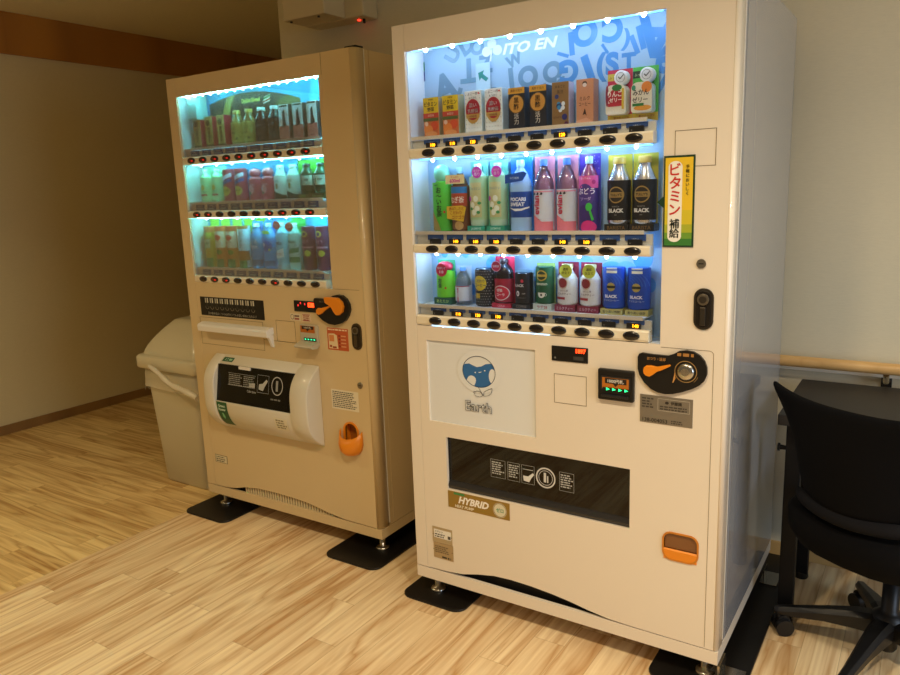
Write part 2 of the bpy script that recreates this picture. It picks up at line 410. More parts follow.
def shelf_row(t, W, zb, zstrip, xb0, pitch, xs, lit, style):
    """button strip, price labels, buttons and the shelf the samples stand on; zb = shelf top"""
    x0, x1 = xs; zs0, zs1 = zstrip
    b = MB(); b.box(x0, x1 - .02, .014, .094, zb - .0045, zb, mat('#e8ecee', .3)); b.box(x0, x1 - .02, .012, .0150, zb - .006, zb + .004, WHITE); b.build('shelf', t)
    strip = MB(); pts = [(-.001, zs0 + .006), (.002, zs0), (.03, zs0), (.03, zs1), (.004, zs1), (-.001, zs1 - .005)]
    strip.prism(pts, x0, x1, mat('#e6dcc2', .35, name='button_rail'), axis='x')
    strip.box(x0, x1, .022, .03, zs1, zb - .006, mat('#dfe3e2', .4)); rail = strip.build('button_rail', t)
    for i in range(10):
        x = xb0 + pitch * i; zc = (zs0 + zs1) / 2
        b = MB(); b.disc(x, zc, .0225, (zs1 - zs0) * .40, -.0075, .002, mat('#14100f', .18, coat=.5, name='button_black') if style == 'R' else mat('#1f0f0a', .2, coat=.5), 24, .006)
        if style == 'L' and i in lit: b.disc(x + .009, zc - .001, .0055, .003, -.0082, -.005, mat('#c81a10', .4, emit=.9)); b.disc(x - .002, zc + .002, .004, .0018, -.0084, -.005, mat('#7a1a12', .4))
        b.build('button', rail)
        b = MB()
        if style == 'R':
            b.box(x - .0275, x + .0275, .017, .0222, zs1 + .012, zb - .0065, mat('#2b57a6', .4)); b.box(x - .019, x + .019, .0145, .0195, zs1 + .001, zs1 + .0155, mat('#1b1c20', .3))
            a = Art(b, x, zs1, .017); a.text('つめたい', 0, .0165, .0045, '#cfe0f4', w=.04)
            a = Art(b, x, zs1, .0145)
            if i in lit: a.text(lit[i], .006, .008, .0095, '#ff9a10', w=.026, e=5, bold=.03)
            else: a.rect(-.014, .004, -.011, .007, '#8a8a86')
        else:
            b.box(x - .024, x + .024, .017, .0222, zs1 + .003, zb - .0070, mat('#2a62b4', .4)); a = Art(b, x, zs1, .017)
            a.text('つめたい', 0, (zb - zs1) * .62, .0055, '#e8f0f8', w=.038); a.rect(-.018, .006, .016, .011, '#9cc4e8')
        b.build('price_label', rail)
    return

def led_row(t, x0, x1, z, n, col, strength, y=(.012, .034), dot=.004, dpow=14):
    b = MB(); b.box(x0, x1, y[0], y[1], z - .003, z - .001, mat(col, .4, emit=strength)); o = b.build('light_strip', t)
    for i in range(n):
        x = x0 + (x1 - x0) * (i + .5) / n
        MB().lathe([(.001, z - .0105), (dot, z - .0085), (dot * 1.3, z - .005), (dot * 1.3, z - .003)], x, (y[0] + y[1]) / 2, mat('#d4ebff', .3, emit=dpow), 10).build('lamp', o)

# ======== right machine
WR, DR = .985, .748
RM = empty('vending_machine', (0, 0, 0))
tag(RM, 'large ivory drink vending machine on the right with blue-lit display and globe panel', 'vending machine')
winR = (.0446, .815, .9405, 1.754); delR = (.137, .7385, .412, .5865); earR = (.0775, .4555, .6325, .8955); retR = (.8335, .9255, .352, .429)
waveR = [(.046 + .02, .118), (.12, .119), (.183, .1255), (.24, .140), (.30, .151), (.36, .154), (.43, .152), (.50, .146), (.56, .138), (.62, .127), (.68, .119), (.77, .1165)]
machine_shell(RM, WR, DR, IVORY, SIDE_SHADED, [winR, delR, earR, retR], .012, waveR, .076, winR)
MB().box(.05, WR - .003, DR, DR + .022, .13, 1.805, mat('#3a3835', .6)).build('rear_cover', RM)
BZ = mat('#a3c6e4', .5, name='display_backdrop')
b = MB(); b.box(winR[0], winR[1], .096, .100, winR[2], 1.802, BZ); a = Art(b, 0, 0, .096)
rr = random.Random(5)
def bl(ch, x, z, h, rot, c='#5c9fdc'): a.text(ch, x, z, h, c, rot=rot, bold=.05)
for ch, x, z, h, rot in [('A', .12, 1.655, .085, 15), ('U', .15, 1.745, .05, 60), ('D', .20, 1.765, .05, 30), ('O', .235, 1.755, .045, 0), ('I', .205, 1.695, .065, 0), ('Z', .262, 1.705, .05, 0), ('Y', .165, 1.62, .06, 160), ('I', .345, 1.655, .060, 5), ('W', .355, 1.705, .035, 20), ('O', .398, 1.655, .060, 0), ('Q', .475, 1.655, .066, 20), ('O', .568, 1.747, .070, 0), ('C', .645, 1.745, .064, 180), ('I', .530, 1.725, .06, 5), ('I', .505, 1.70, .035, 70), ('I', .625, 1.70, .03, 35), (')', .682, 1.715, .055, -10), ('I', .705, 1.700, .05, 22), ('I', .722, 1.715, .06, 15), ('A', .760, 1.710, .10, 172), ('G', .522, 1.655, .062, 180), ('I', .580, 1.650, .085, 20), ('(', .616, 1.655, .075, 0), ('S', .645, 1.66, .06, 0), ('T', .690, 1.660, .045, 0), ('6', .782, 1.655, .07, 0), ('R', .30, 1.61, .07, 30), ('E', .44, 1.60, .06, 10), ('V', .79, 1.60, .06, 170)]:
    a.n = lay = (1 if ch == 'A' and x < .13 else lay + .11); bl(ch, x, z, h, rot, '#4c90d2' if x > .5 else '#6f98b8')
for k in range(34):
    a.n = 1 + k * .11; x = rr.uniform(.08, .79); z = rr.choice([rr.uniform(1.24, 1.43), rr.uniform(1.02, 1.17)]); a.ell(x, z, rr.uniform(.012, .028), rr.uniform(.012, .028), rr.choice(['#5fb0ec', '#79bdf0', '#4aa2e6']))
a.n = 5.5; a.poly([(.175, 1.672), (.235, 1.672), (.235, 1.690), (.262, 1.664), (.235, 1.640), (.235, 1.658), (.175, 1.658)], '#6f9cb8')
a.n = 7; a.text('ITO EN', .405, 1.737, .030, '#f4f8fc', w=-.172, shear=.25, bold=.035)
for dx, dz in ((0, .016), (-.018, -.004), (.018, -.004)): a.ell(.285 + dx, 1.742 + dz, .0150, .0140, '#e6eef6')
a.poly([(.283, 1.742), (.287, 1.742), (.282, 1.710), (.276, 1.710)], '#e6eef6')
a.rect(.052, 1.765, .080, 1.774, '#f4f6f8'); a.rect(.0455, 1.71, .050, 1.735, '#1f7d54'); a.rect(.0455, 1.68, .050, 1.709, '#1c2f80')
a.rect(.225, 1.62, .285, 1.66, '#b9d6ee') if False else None
b.build('backdrop', RM)
b = MB(); b.box(.232, .280, .0895, .0900, 1.57, 1.708, mat('#bcdcf0', .2)); a = Art(b, .256, 1.668, .0895); a.poly([(-.016, .014), (.004, .020), (.000, .010), (.018, -.004), (.010, -.012), (-.006, .000), (-.012, -.008)], '#2f8f8a'); b.build('arrow_card', RM)
shelf_row(RM, WR, 1.507, (1.4475, 1.4765), .1156, .0694, (winR[0] + .001, .788), {0: '100', 1: '110', 2: '120', 6: '120'}, 'R')
shelf_row(RM, WR, 1.2275, (1.1655, 1.193), .1156, .0693, (winR[0] + .001, .784), {1: '140', 2: '160', 3: '160', 6: '140', 7: '160'}, 'R')
shelf_row(RM, WR, 1.003, (.9425, .9735), .1156, .0692, (winR[0] + .001, .784), {1: '110', 2: '120', 3: '130', 9: '140'}, 'R')
BLU = '#9fd0ff'
led_row(RM, .06, .80, 1.7575, 8, '#58aef4', 4, (.012, .026), .0045, 170); led_row(RM, .06, .77, 1.4475, 9, '#58aef4', 4, (.032, .056), .0038, 130); led_row(RM, .06, .77, 1.1655, 9, '#58aef4', 4, (.032, .056), .0038, 130)
led_row(RM, .10, .50, .9445, 5, BLU, 2.5, (.001, .008), .0018)
MB().box(winR[0], winR[1], .0335, .0355, winR[2], winR[3], GLASS).build('display_glass', RM) if False else None
for z0, z1 in ((1.4785, 1.752), (1.195, 1.446), (.9755, 1.164)):
    MB().box(winR[0] + .001, winR[1] - .001, .0078, .0098, z0, z1, GLASS).build('display_glass', RM)

# globe panel
b = MB(); b.box(earR[0], earR[1], .006, .012, earR[2], earR[3], mat('#e0e3e2', .28, coat=.3, name='advert_panel'))
a = Art(b, .263, .80, .006)
GB = '#2f6aa6'; PC = '#e0e3e2'
a.ell(0, .010, .057, .048, GB, seg=48); cap = [(.0570 * cos(radians(q)), .010 + .048 * sin(radians(q))) for q in range(38, 168, 5)]
a.poly(cap + [(-.050, .030), (-.034, .033), (-.020, .028), (-.006, .024), (.010, .028), (.024, .036), (.036, .038)], PC)
a.ell(.047, .000, .0125, .023, PC); a.ell(-.026, -.017, .015, .013, PC, seg=24); a.poly([(-.040, -.012), (-.030, -.005), (-.012, -.024), (-.020, -.040), (-.048, -.030)], PC)
a.ring(0, .010, .058, .049, .0016, '#26405c', seg=48)
for q in range(1): a.ring(0, .010, .0760, .067, .0178, PC, seg=48); 
a.ring(0, .010, .058, .049, .0016, '#26405c', seg=48)
for x, z in ((-.012, .007), (.022, .016)): a.ell(x, z, .0022, .002, '#f0f4f8')
a.poly([(.0, .0085), (.004, .0075), (.010, .0105), (.010, .0125), (.004, .0098), (0, .0105)], '#f0f4f8')
def stroke(pts, wd, c, aa):
    for (x0, z0), (x1, z1) in zip(pts, pts[1:]):
        d = Vector((x1 - x0, z1 - z0)); n_ = Vector((-d.y, d.x)).normalized() * wd / 2
        aa.poly([(x0 + n_.x, z0 + n_.y), (x1 + n_.x, z1 + n_.y), (x1 - n_.x, z1 - n_.y), (x0 - n_.x, z0 - n_.y)], c); aa.n -= 1
    aa.n += 1
INK = '#2a3038'
stroke([(-.002, -.038), (.004, -.048), (.010, -.056), (.014, -.062)], .0014, INK, a)
stroke([(.014, -.062), (.018, -.050), (.032, -.042), (.046, -.036), (.044, -.050), (.034, -.060), (.020, -.063), (.014, -.062)], .0013, INK, a)
stroke([(.014, -.062), (.002, -.068), (-.012, -.066), (-.020, -.054), (-.006, -.050), (.006, -.052), (.014, -.062)], .0013, INK, a)
a.text('Earth', -.004, -.100, .032, INK, w=-.094, bold=.03); a.text('Earth', -.004, -.100, .0295, PC, w=-.0905, bold=-.012)
b.build('advert_panel', RM)

# dispensing port
b = MB(); dk = mat('#35322c', .5, name='port_lining')
b.box(delR[0] - .003, delR[1] + .003, .12, .124, delR[2], delR[3], dk); b.box(delR[0] - .003, delR[0], .01, .12, delR[2], delR[3], dk); b.box(delR[1], delR[1] + .003, .01, .12, delR[2], delR[3], dk)
b.box(delR[0], delR[1], .01, .12, delR[3], delR[3] + .003, dk); b.box(delR[0], delR[1], .01, .12, delR[2] - .003, delR[2], mat('#55524c', .5))
for x in (.27, .56): b.box(x, x + .015, .105, .12, delR[2], delR[3], mat('#5d594f', .5))
b.prism([(.10, delR[2]), (.06, delR[2] + .03), (.06, delR[2] + .034), (.12, delR[2] + .04)], delR[0], delR[1], mat('#6f6c64', .5), axis='x')
b.build('dispensing_port', RM)
b = MB(); b.box(delR[0] + .001, delR[1] - .001, .014, .0155, delR[2] + .026, delR[3] - .001, SMOKE)
b.prism([(.006, delR[2] + .002), (.003, delR[2] + .012), (.008, delR[2] + .024), (.018, delR[2] + .028), (.022, delR[2] + .002)], delR[0] + .001, delR[1] - .001, mat('#2c2a28', .25), axis='x')
a = Art(b, 0, 0, .014); PW = '#b4b6b2'
for x0, x1, s_ in ((.291, .342, 1), (.350, .392, 2), (.522, .568, 3)):
    a.ring((x0 + x1) / 2, .5, .001, .001, .0005, PW)
    for q in ((x0, .478, x1, .4788), (x0, .5352, x1, .536), (x0, .478, x0 + .0008, .536), (x1 - .0008, .478, x1, .536)): a.rect(*q, PW); a.n -= 1
    text_rows(a, x0 + .004, .529, x1 - .003, 6, .0038, PW, s_, .7)
for q in ((.398, .478, .441, .4788), (.398, .5352, .441, .536), (.398, .478, .3988, .536), (.4402, .478, .441, .536)): a.rect(*q, PW); a.n -= 1
a.poly([(.405, .486), (.423, .484), (.430, .497), (.440, .510), (.436, .515), (.420, .502), (.403, .502)], '#d8d8d4'); a.rect(.402, .522, .437, .524, PW)
a.ring(.478, .508, .032, .032, .0045, '#c9c9c5'); a.ring(.478, .508, .023, .023, .0015, '#c9c9c5'); a.rect(.472, .494, .480, .524, '#c9c9c5'); a.rect(.483, .494, .487, .515, '#c9c9c5')
b.build('dispensing_flap', RM)

# coin return with orange cup
b = MB(); x0, x1, z0, z1 = retR
def rrect(x0, x1, z0, z1, rt, rb, n=6):
    P = []
    for cx, cz, r, a0 in ((x1 - rt, z1 - rt, rt, 0), (x0 + rt, z1 - rt, rt, 90), (x0 + rb, z0 + rb, rb, 180), (x1 - rb, z0 + rb, rb, 270)):
        P += [(cx + r * cos(radians(a0 + 90 * k / n)), cz + r * sin(radians(a0 + 90 * k / n))) for k in range(n + 1)]
    return P
def frame(b, outer, inner, y0, y1, m):
    n = len(outer); vs = [(x, y0, z) for x, z in outer] + [(x, y0, z) for x, z in inner] + [(x, y1, z) for x, z in outer] + [(x, y1, z) for x, z in inner]; fs = []
    for i in range(n):
        j = (i + 1) % n; fs += [[i, j, n + j, n + i], [i, 2 * n + i, 2 * n + j, j], [n + i, n + j, 3 * n + j, 3 * n + i], [2 * n + i, 3 * n + i, 3 * n + j, 2 * n + j]]
    b.add(vs, fs, m)
frame(b, rrect(x0 - .0025, x1 + .0025, z0 - .0025, z1 + .0025, .024, .026), rrect(x0 + .002, x1 - .002, z0 + .002, z1 - .002, .020, .022), -.003, .002, mat('#c87a1c', .35))
frame(b, [(x0, z1), (x0, z1), (x0, z0), (x1, z0)] if False else rrect(x0 - .003, x1 + .003, z0 - .003, z1 + .003, .001, .001), rrect(x0 + .002, x1 - .002, z0 + .002, z1 - .002, .020, .022), -.0005, .001, IVORY)
b.build('coin_return_frame', RM)
b = MB(); b.box(x0, x1, .046, .048, z0, z1, mat('#8a5a2c', .5)); b.box(x0 - .002, x0, .0, .048, z0, z1, ORANGE); b.box(x1, x1 + .002, 0, .048, z0, z1, ORANGE); b.box(x0, x1, .0, .048, z0 - .002, z0, ORANGE); b.box(x0, x1, .0, .048, z1, z1 + .002, mat('#5a3415', .5))
b.prism([(-.002, z0), (-.003, z0 + .026), (.0, z0 + .030), (.035, z0 + .012), (.04, z0)], x0 + .002, x1 - .002, ORANGE, axis='x'); b.build('coin_return_cup', RM)
MB().box(x0 + .003, x1 - .003, .004, .0055, z0 + .03, z1 - .003, mat('#7c4e26', .25, coat=.3)).build('coin_return_flap', RM)

# small fittings
b = MB(); b.box(.5086, .6172, -.003, .002, .8705, .9135, BLK, .0015); a = Art(b, 0, 0, -.003)
a.text('1897', .597, .9035, .0125, '#ff3a12', w=.030, e=5, bold=.04); a.rect(.575, .878, .605, .888, '#3a3a38'); a.ell(.520, .880, .003, .003, '#77756f'); b.build('credit_display', RM)
b = MB(); groove(b, .5145, .748, .6125, .833); b.build('panel_seam', RM)
b = MB(); groove(b, .842, 1.385, .940, 1.4715); b.build('panel_seam', RM)
b = MB()
b.box(.8165, .940, -.0005, .001, .9335, .9347, SEAM); b.box(.9490, .9502, -.0005, .001, .12, .925, SEAM)
b.prism([(.940, .9347), (.9455, .9325), (.949, .929), (.9502, .9245), (.949, .9245), (.9478, .9285), (.9448, .9315), (.940, .9335)], -.0005, .001, SEAM); b.build('panel_seam', RM)
b = MB(); b.box(.650, .750, -.014, .002, .778, .864, BLK, .004); b.box(.660, .742, -.0155, -.012, .808, .845, mat('#2b2a28', .3)); a = Art(b, 0, 0, -.0155)
a.rect(.664, .812, .738, .842, '#b46a1c'); a.rect(.672, .826, .732, .841, '#221a12'); a.text('1000円札', .702, .8335, .011, '#efe9dc', w=.055); a.poly([(.695, .826), (.709, .826), (.702, .818)], '#221a12')
a.rect(.666, .806, .742, .815, '#0c1a10')
for k in range(4): a.poly([(.676 + .017 * k, .8065), (.686 + .017 * k, .8105), (.676 + .017 * k, .8145)], '#22e07a', 3); a.n -= 1
b.box(.662, .738, -.020, -.012, .788, .796, mat('#1c1c1c', .3), .002); b.build('bill_acceptor', RM)
KID = [(.7588, .905), (.762, .913), (.770, .9165), (.80, .9145), (.838, .9145), (.852, .920), (.866, .929), (.884, .9325), (.902, .930), (.918, .922), (.930, .908), (.936, .892), (.936, .873), (.930, .857), (.918, .844), (.900, .833), (.875, .822), (.852, .8145), (.832, .812), (.812, .8145), (.795, .822), (.777, .837), (.764, .856), (.759, .872)]
b = MB(); b.prism(KID, -.008, .002, BLK); a = Art(b, 0, 0, -.008)
a.text('おつり・返却', .808, .9035, .009, '#c08a4a', w=.048); a.ring(.884, .877, .0285, .0285, .002, '#9c7a46'); a.ring(.884, .877, .033, .033, .001, '#9c7a46', a0=-50, a1=-20)
text_rows(a, .862, .9245, .905, 1, .008, '#a8763a', 4, .95); a.poly([(.856, .872), (.859, .858), (.854, .846), (.851, .845), (.8535, .858)], '#c08a4a')
cpR = b.build('coin_panel', RM, bevel=.001)
b = MB(); b.lathe([(.022, 0), (.022, .004), (.017, .007), (.010, .008)], 0, 0, CHROME, 24); o = b.build('coin_slot', cpR); o.location = (.884, -.008, .877); o.rotation_euler.x = pi / 2
b = MB(); b.prism([(.776, .872), (.778, .880), (.784, .885), (.796, .886), (.812, .884), (.845, .893), (.847, .889), (.826, .877), (.812, .871), (.802, .862), (.793, .856), (.783, .858), (.777, .864)], -.017, -.007, ORANGE); b.build('return_lever', cpR, bevel=.002)
b = MB(); b.box(.7645, .9025, -.0015, .001, .7275, .8035, mat('#8d877b', .35, .6), .0004); a = Art(b, 0, 0, -.0015)
for q in ((.812, .764, .895, .765), (.812, .796, .895, .797), (.812, .764, .813, .797), (.894, .764, .895, .797)): a.rect(*q, '#bdb6a6'); a.n -= 1
a.text('伊藤園', .860, .787, .009, '#2e2a24', w=.03, bold=.03); a.ell(.836, .787, .005, .004, '#2e2a24'); a.text('138-004053', .805, .736, .0105, '#2e2a24', w=.072)
text_rows(a, .818, .778, .890, 2, .0035, '#4a453c', 5, .9); text_rows(a, .770, .796, .803, 4, .004, '#4a453c', 6, .7); text_rows(a, .848, .741, .895, 2, .003, '#4a453c', 7); b.build('rating_plate', RM)
b = MB(); b.box(.137, .3618, -.0008, .001, .3515, .4075, mat('#9a7c33', .35, .3)); a = Art(b, 0, 0, -.0008)
a.text('HYBRID', .232, .383, .024, '#f4f0e6', w=.145, shear=.3, bold=.04); a.text('HEAT PUMP', .198, .3605, .010, '#efe6cc', w=.088, shear=.3, bold=.03); a.rect(.160, .3985, .200, .4055, '#3c8a4c')
a.ell(.328, .379, .021, .021, '#d9d3b8'); a.ring(.328, .379, .024, .024, .001, '#e6dfc4'); a.text('ゼロ', .328, .379, .014, '#2f8a58', w=.026, bold=.04); b.build('hybrid_sticker', RM)
b = MB(); b.box(.072, .149, -.0012, .001, .160, .2145, mat('#b59f78', .4, .4)); b.box(.070, .147, -.0012, .001, .2155, .270, mat('#b9a783', .4, .4)); a = Art(b, 0, 0, -.0012)
a.rect(.076, .232, .143, .262, '#e8e4d8'); a.text('ビタミン', .096, .255, .007, '#3a3630', w=.03); text_rows(a, .080, .247, .125, 2, .004, '#4a453c', 3, .8); a.rect(.130, .235, .141, .246, '#4a453c')
text_rows(a, .078, .204, .14, 4, .0035, '#7b6a4c', 9, .7); text_rows(a, .105, .170, .14, 1, .006, '#3b3428', 2, .95)
for x in (.073, .145):
    for z in (.19, .243): a.ell(x, z, .0018, .0018, '#5a4c34'); a.n -= 1
b.build('data_plate', RM)
# vitamin sign
b = MB(); b.box(.8172, .8925, -.003, .0, 1.1915, 1.413, mat('#173a22', .4)); b.prism([(.8175, 1.316), (.8015, 1.302), (.8175, 1.288)], -.003, -.001, mat('#173a22', .4)); a = Art(b, .8548, 1.302, -.003)
sg = ['#e8c22a', '#d2c02c', '#a8b030', '#6c9a34', '#3a7c36']
for k, c in enumerate(sg): z1 = (.106, -.02, -.055, -.075, -.090)[k]; z0 = (-.02, -.055, -.075, -.090, -.1065)[k]; a.rect(-.0335, z0, .0335, z1, c); a.n -= 1
a.n += 1; a.rect(-.026, -.086, .008, .086, '#f2f0e4'); a.ell(-.009, .084, .017, .014, '#f2f0e4'); a.ell(-.009, -.084, .017, .014, '#f2f0e4')
a.vtext('ビタミン', -.009, .093, .029, '#c8281e', bold=.045, gap=1.12, w=.029); a.vtext('補給', -.009, -.042, .022, '#1d2a22', bold=.03, gap=1.06, w=.024)
a.vtext('手軽においしく', .021, .088, .0085, '#1d2a22', bold=.02, gap=1.25, w=.009); b.build('vitamin_sign', RM)
def lock(t, x, z):
    b = MB(); b.disc(x, z, .0115, .0115, -.004, .002, mat('#8c8576', .3, .8), 20); b.box(x - .006, x + .006, -.0048, -.003, z - .0012, z + .0012, DARKGAP); b.build('lock', t)
def handle(t, x0, x1, z0, z1, m1, m2):
    r = (x1 - x0) / 2 - .001; b = MB(); b.prism(rrect(x0, x1, z0, z1, r, r), -.004, .002, m1); cx = (x0 + x1) / 2
    b.prism(rrect(x0 + .006, x1 - .006, z0 + .006, z1 - .006, r - .007, r - .007), -.007, -.003, m2); b.disc(cx, z1 - r - .004, r * .62, r * .62, -.012, -.005, mat('#8a8272', .3, .9), 20)
    b.disc(cx, z1 - r - .004, r * .4, r * .4, -.0135, -.010, m1, 20); b.box(cx - .007, cx + .007, -.012, -.006, z0 + .012, z1 - r * 2, m1, .002); b.build('lock_handle', t, bevel=.0008)
lock(RM, .9134, 1.1513); handle(RM, .898, .946, .987, 1.091, mat('#4a443b', .3, .7), mat('#2c2824', .35, .6))
t_ = MB(); t_.box(WR - .03, WR + .055, -.005, .105, .0095, .0125, CHROME, .001); t_.box(WR - .004, WR + .002, .02, .09, .0125, .06, CHROME); t_.build('floor_bracket', RM)
t_ = MB(); t_.box(WR - .01, WR + .045, DR - .13, DR - .04, .0095, .0135, CHROME, .001); t_.box(WR + .0, WR + .003, DR - .12, DR - .06, .0135, .05, CHROME); t_.build('floor_bracket', RM)

# ======== left machine
XLm, YLm, WL, DL = -1.2501, .1435, .984, .70
LM = empty('vending_machine', (XLm, YLm, 0))
tag(LM, 'ivory drink vending machine on the left with protruding dispensing hood', 'vending machine')
winL = (.0543, .819, 1.0165, 1.757)
waveL = [(.051 + .02, .1165), (.13, .118), (.19, .126), (.25, .142), (.32, .150), (.42, .153), (.52, .151), (.60, .146), (.66, .138), (.72, .127), (.80, .1175)]
retL = (.834, .898, .420, .517)
machine_shell(LM, WL, DL, IVORYL, IVORYL, [winL, retL, (.21, .63, .50, .69)], .022, waveL, .05, winL)
b = MB()
for k in range(34): x = .235 + k * .0148; b.box(x, x + .0075, .010, .024, .095, .155, mat('#d8c79d', .5))
b.build('vent_grille', LM)
MB().box(WL - .05, WL - .0, .01, .05, HT, HT + .006, BLK, .002).build('hinge_cap', LM)
b = MB(); b.box(winL[0], winL[1], .096, .100, winL[2], 1.802, mat('#2fa4dc', .5)); a = Art(b, 0, 0, .096)
ar = [(.131, 1.545), (.638, 1.545), (.637, 1.707), (.59, 1.722), (.526, 1.736), (.46, 1.748), (.385, 1.755), (.32, 1.755), (.251, 1.750), (.19, 1.741), (.132, 1.728)]
a.poly(ar, '#34352a'); a.poly([(.165, 1.60), (.200, 1.60), (.285, 1.751), (.240, 1.748)], '#8f8440'); a.poly([(.50, 1.70), (.636, 1.63), (.636, 1.706), (.57, 1.725)], '#6f6c3c')
a.text('DyDo Blend', .374, 1.722, .020, '#d8dc6a', w=.118, bold=.03); a.poly([(.442, 1.703), (.478, 1.712), (.483, 1.738), (.447, 1.728)], '#e8e4d0'); a.poly([(.443, 1.708), (.480, 1.717), (.481, 1.723), (.444, 1.714)], '#c0402c'); a.poly([(.445, 1.719), (.482, 1.728), (.483, 1.735), (.446, 1.726)], '#2f9a50')
a.rect(.06, 1.18 + .15, .42, 1.49, '#2fa4dc'); a.rect(.60, 1.345, .80, 1.485, '#58c63a'); a.rect(.06, 1.36, .20, 1.485, '#9ce0c0')
for k in range(5): a.rect(.07 + k * .069, 1.09, .07 + k * .069 + .055, 1.285, '#a4d846'); a.n -= 1
a.rect(.545, 1.09, .62, 1.285, '#3cc65c'); a.n += 1; b.build('backdrop', LM)
MB().box(.078, .128, .03, .088, 1.668, 1.790, mat('#a8dede', .35), .003).build('display_side_box', LM)
shelf_row(LM, WL, 1.5535, (1.4925, 1.5225), .1105, .0695, (winL[0] + .001, .815), set(range(10)), 'L')
shelf_row(LM, WL, 1.340, (1.2795, 1.3075), .1105, .0695, (winL[0] + .001, .812), {0, 1, 6, 7, 8, 9}, 'L')
shelf_row(LM, WL, 1.0755, (1.0165, 1.0450), .1105, .0697, (winL[0] + .001, .790), {1, 2, 6}, 'L')
CY = '#7deef0'
led_row(LM, .07, .81, 1.760, 16, CY, 36, (.012, .032), .003, 36); led_row(LM, .07, .80, 1.4925, 8, CY, 31, (.0305, .050), .0025, 31); led_row(LM, .07, .80, 1.2795, 8, CY, 31, (.0305, .050), .0025, 31)
for z0, z1 in ((1.5245, 1.755), (1.3095, 1.491), (1.0470, 1.278)):
    MB().box(winL[0] + .001, winL[1] - .001, .0078, .0098, z0, z1, GLASS).build('display_glass', LM)
# black notice with the row of bottles
b = MB(); b.box(.076, .454, -.001, .001, .8785, .9565, BLK); a = Art(b, 0, 0, -.001)
for k in range(10):
    x = .118 + k * .0305
    a.rect(x - .011, .932, x - .004, .952, '#b9b6a4'); a.n -= 1; a.rect(x + .001, .932, x + .008, .952, '#d8d4c0'); a.n -= 1; a.ring(x, .917, .011, .012, .0018, '#8f8a78', a0=180, a1=360, seg=12); a.n -= 1; a.rect(x - .004, .916, x + .004, .931, '#2c2a24'); a.n -= 1
a.text('夏の新商品はこちらのボタンでもお買い求めになれます', .265, .889, .011, '#d2cdb8', w=.345, bold=.02); b.build('notice_panel', LM)
# shelf tray
b = MB(); b.prism([(.003, .852), (-.014, .853), (-.034, .846), (-.038, .838), (-.036, .818), (-.028, .815), (-.004, .826), (.003, .824)], .086, .497, WHITE, axis='x'); b.build('tray', LM, bevel=.002)
b = MB(); b.prism([(0, .824), (-.024, .818), (-.006, .775), (0, .772)], .482, .494, WHITE, axis='x'); b.build('tray_bracket', LM)
b = MB(); groove(b, .062, .755, .44, .870); b.build('panel_seam', LM)
b = MB(); groove(b, .514, .7995, .616, .8835); b.box(.44, .62, -.0006, .001, .7995, .801, SEAM); b.build('panel_seam', LM)
# dispensing hood
HOODW = mat('#d9d2bd', .35, coat=.2, name='hood_white')
b = MB(); hpf = lambda z, B=.084: -B * (1 - abs(2 * (z - .402) / .320 - 1) ** 3.2)
hp = [(hpf(.722 - .320 * k / 28), .722 - .320 * k / 28) for k in range(29)]
b.prism(hp, .638, .727, HOODW, axis='x', smooth=True); b.build('hood_cheek', LM, bevel=.004)
b = MB(); b.prism(hp, .146, .206, HOODW, axis='x', smooth=True); b.build('hood_cheek', LM, bevel=.004)
b = MB(); b.box(.727, .7285, -.080, -.001, .42, .70, mat('#c9cbc8', .4)) if False else None
b.prism([(0, .722)] + [(hpf(z, .078), z) for z in (.721, .718, .712, .705, .697, .690)] + [(0, .690)], .206, .640, HOODW, axis='x', smooth=True); b.build('hood_top', LM, bevel=.002)
b = MB(); b.prism([(0, .541)] + [(hpf(.541 - .139 * k / 14, .080), .541 - .139 * k / 14) for k in range(15)], .206, .640, HOODW, axis='x', smooth=True); b.build('hood_bottom', LM, bevel=.002)
b = MB(); b.prism([(-.046, .690), (-.0725, .541), (-.0705, .541), (-.044, .690)], .207, .631, SMOKE, axis='x')
yf = lambda x, z: -.046 - .0265 * (.690 - z) / .149
a = Art(b, 0, 0, yf); 
for x0, x1, s_ in ((.275, .355, 1), (.362, .425, 2)): text_rows(a, x0, .655, x1, 6, .004, '#8f8f88', s_, .8)
for q in ((.270, .612, .430, .613), (.270, .660, .430, .661)): a.rect(*q, PW); a.n -= 1
a.rect(.395, .615, .428, .632, '#b8b8b2'); a.text('Cafe time', .41, .598, .010, '#b8b8b2', w=.05)
for q in ((.442, .600, .506, .601), (.442, .668, .506, .669), (.442, .600, .443, .669), (.505, .600, .506, .669)): a.rect(*q, PW); a.n -= 1
a.poly([(.450, .612), (.475, .608), (.484, .625), (.500, .648), (.492, .654), (.472, .636), (.452, .632)], '#b4b4ae'); a.ring(.552, .635, .031, .036, .004, '#b0b0aa'); a.rect(.545, .615, .557, .655, '#9a9a94'); a.n += 1
text_rows(a, .52, .585, .575, 1, .006, '#77776f', 5, .9); b.box(.335, .40, -.052, -.044, .680, .691, WHITE); b.build('dispensing_flap', LM)
b = MB(); b.box(.2, .64, .11, .115, .48, .71, dk); b.box(.207, .21, .0, .11, .50, .69, dk); b.box(.63, .633, 0, .11, .5, .69, dk); b.box(.207, .633, 0, .11, .497, .5, dk); b.box(.207, .633, 0, .11, .69, .693, dk); b.build('dispensing_port', LM)
GR = '#1d5a34'
b = MB(); a = Art(b, 0, 0, lambda x, z: -.0848 if z < .527 else -.0845); 
def hy(z):  # outer surface of the lower hood panel
    return hpf(z, .080)
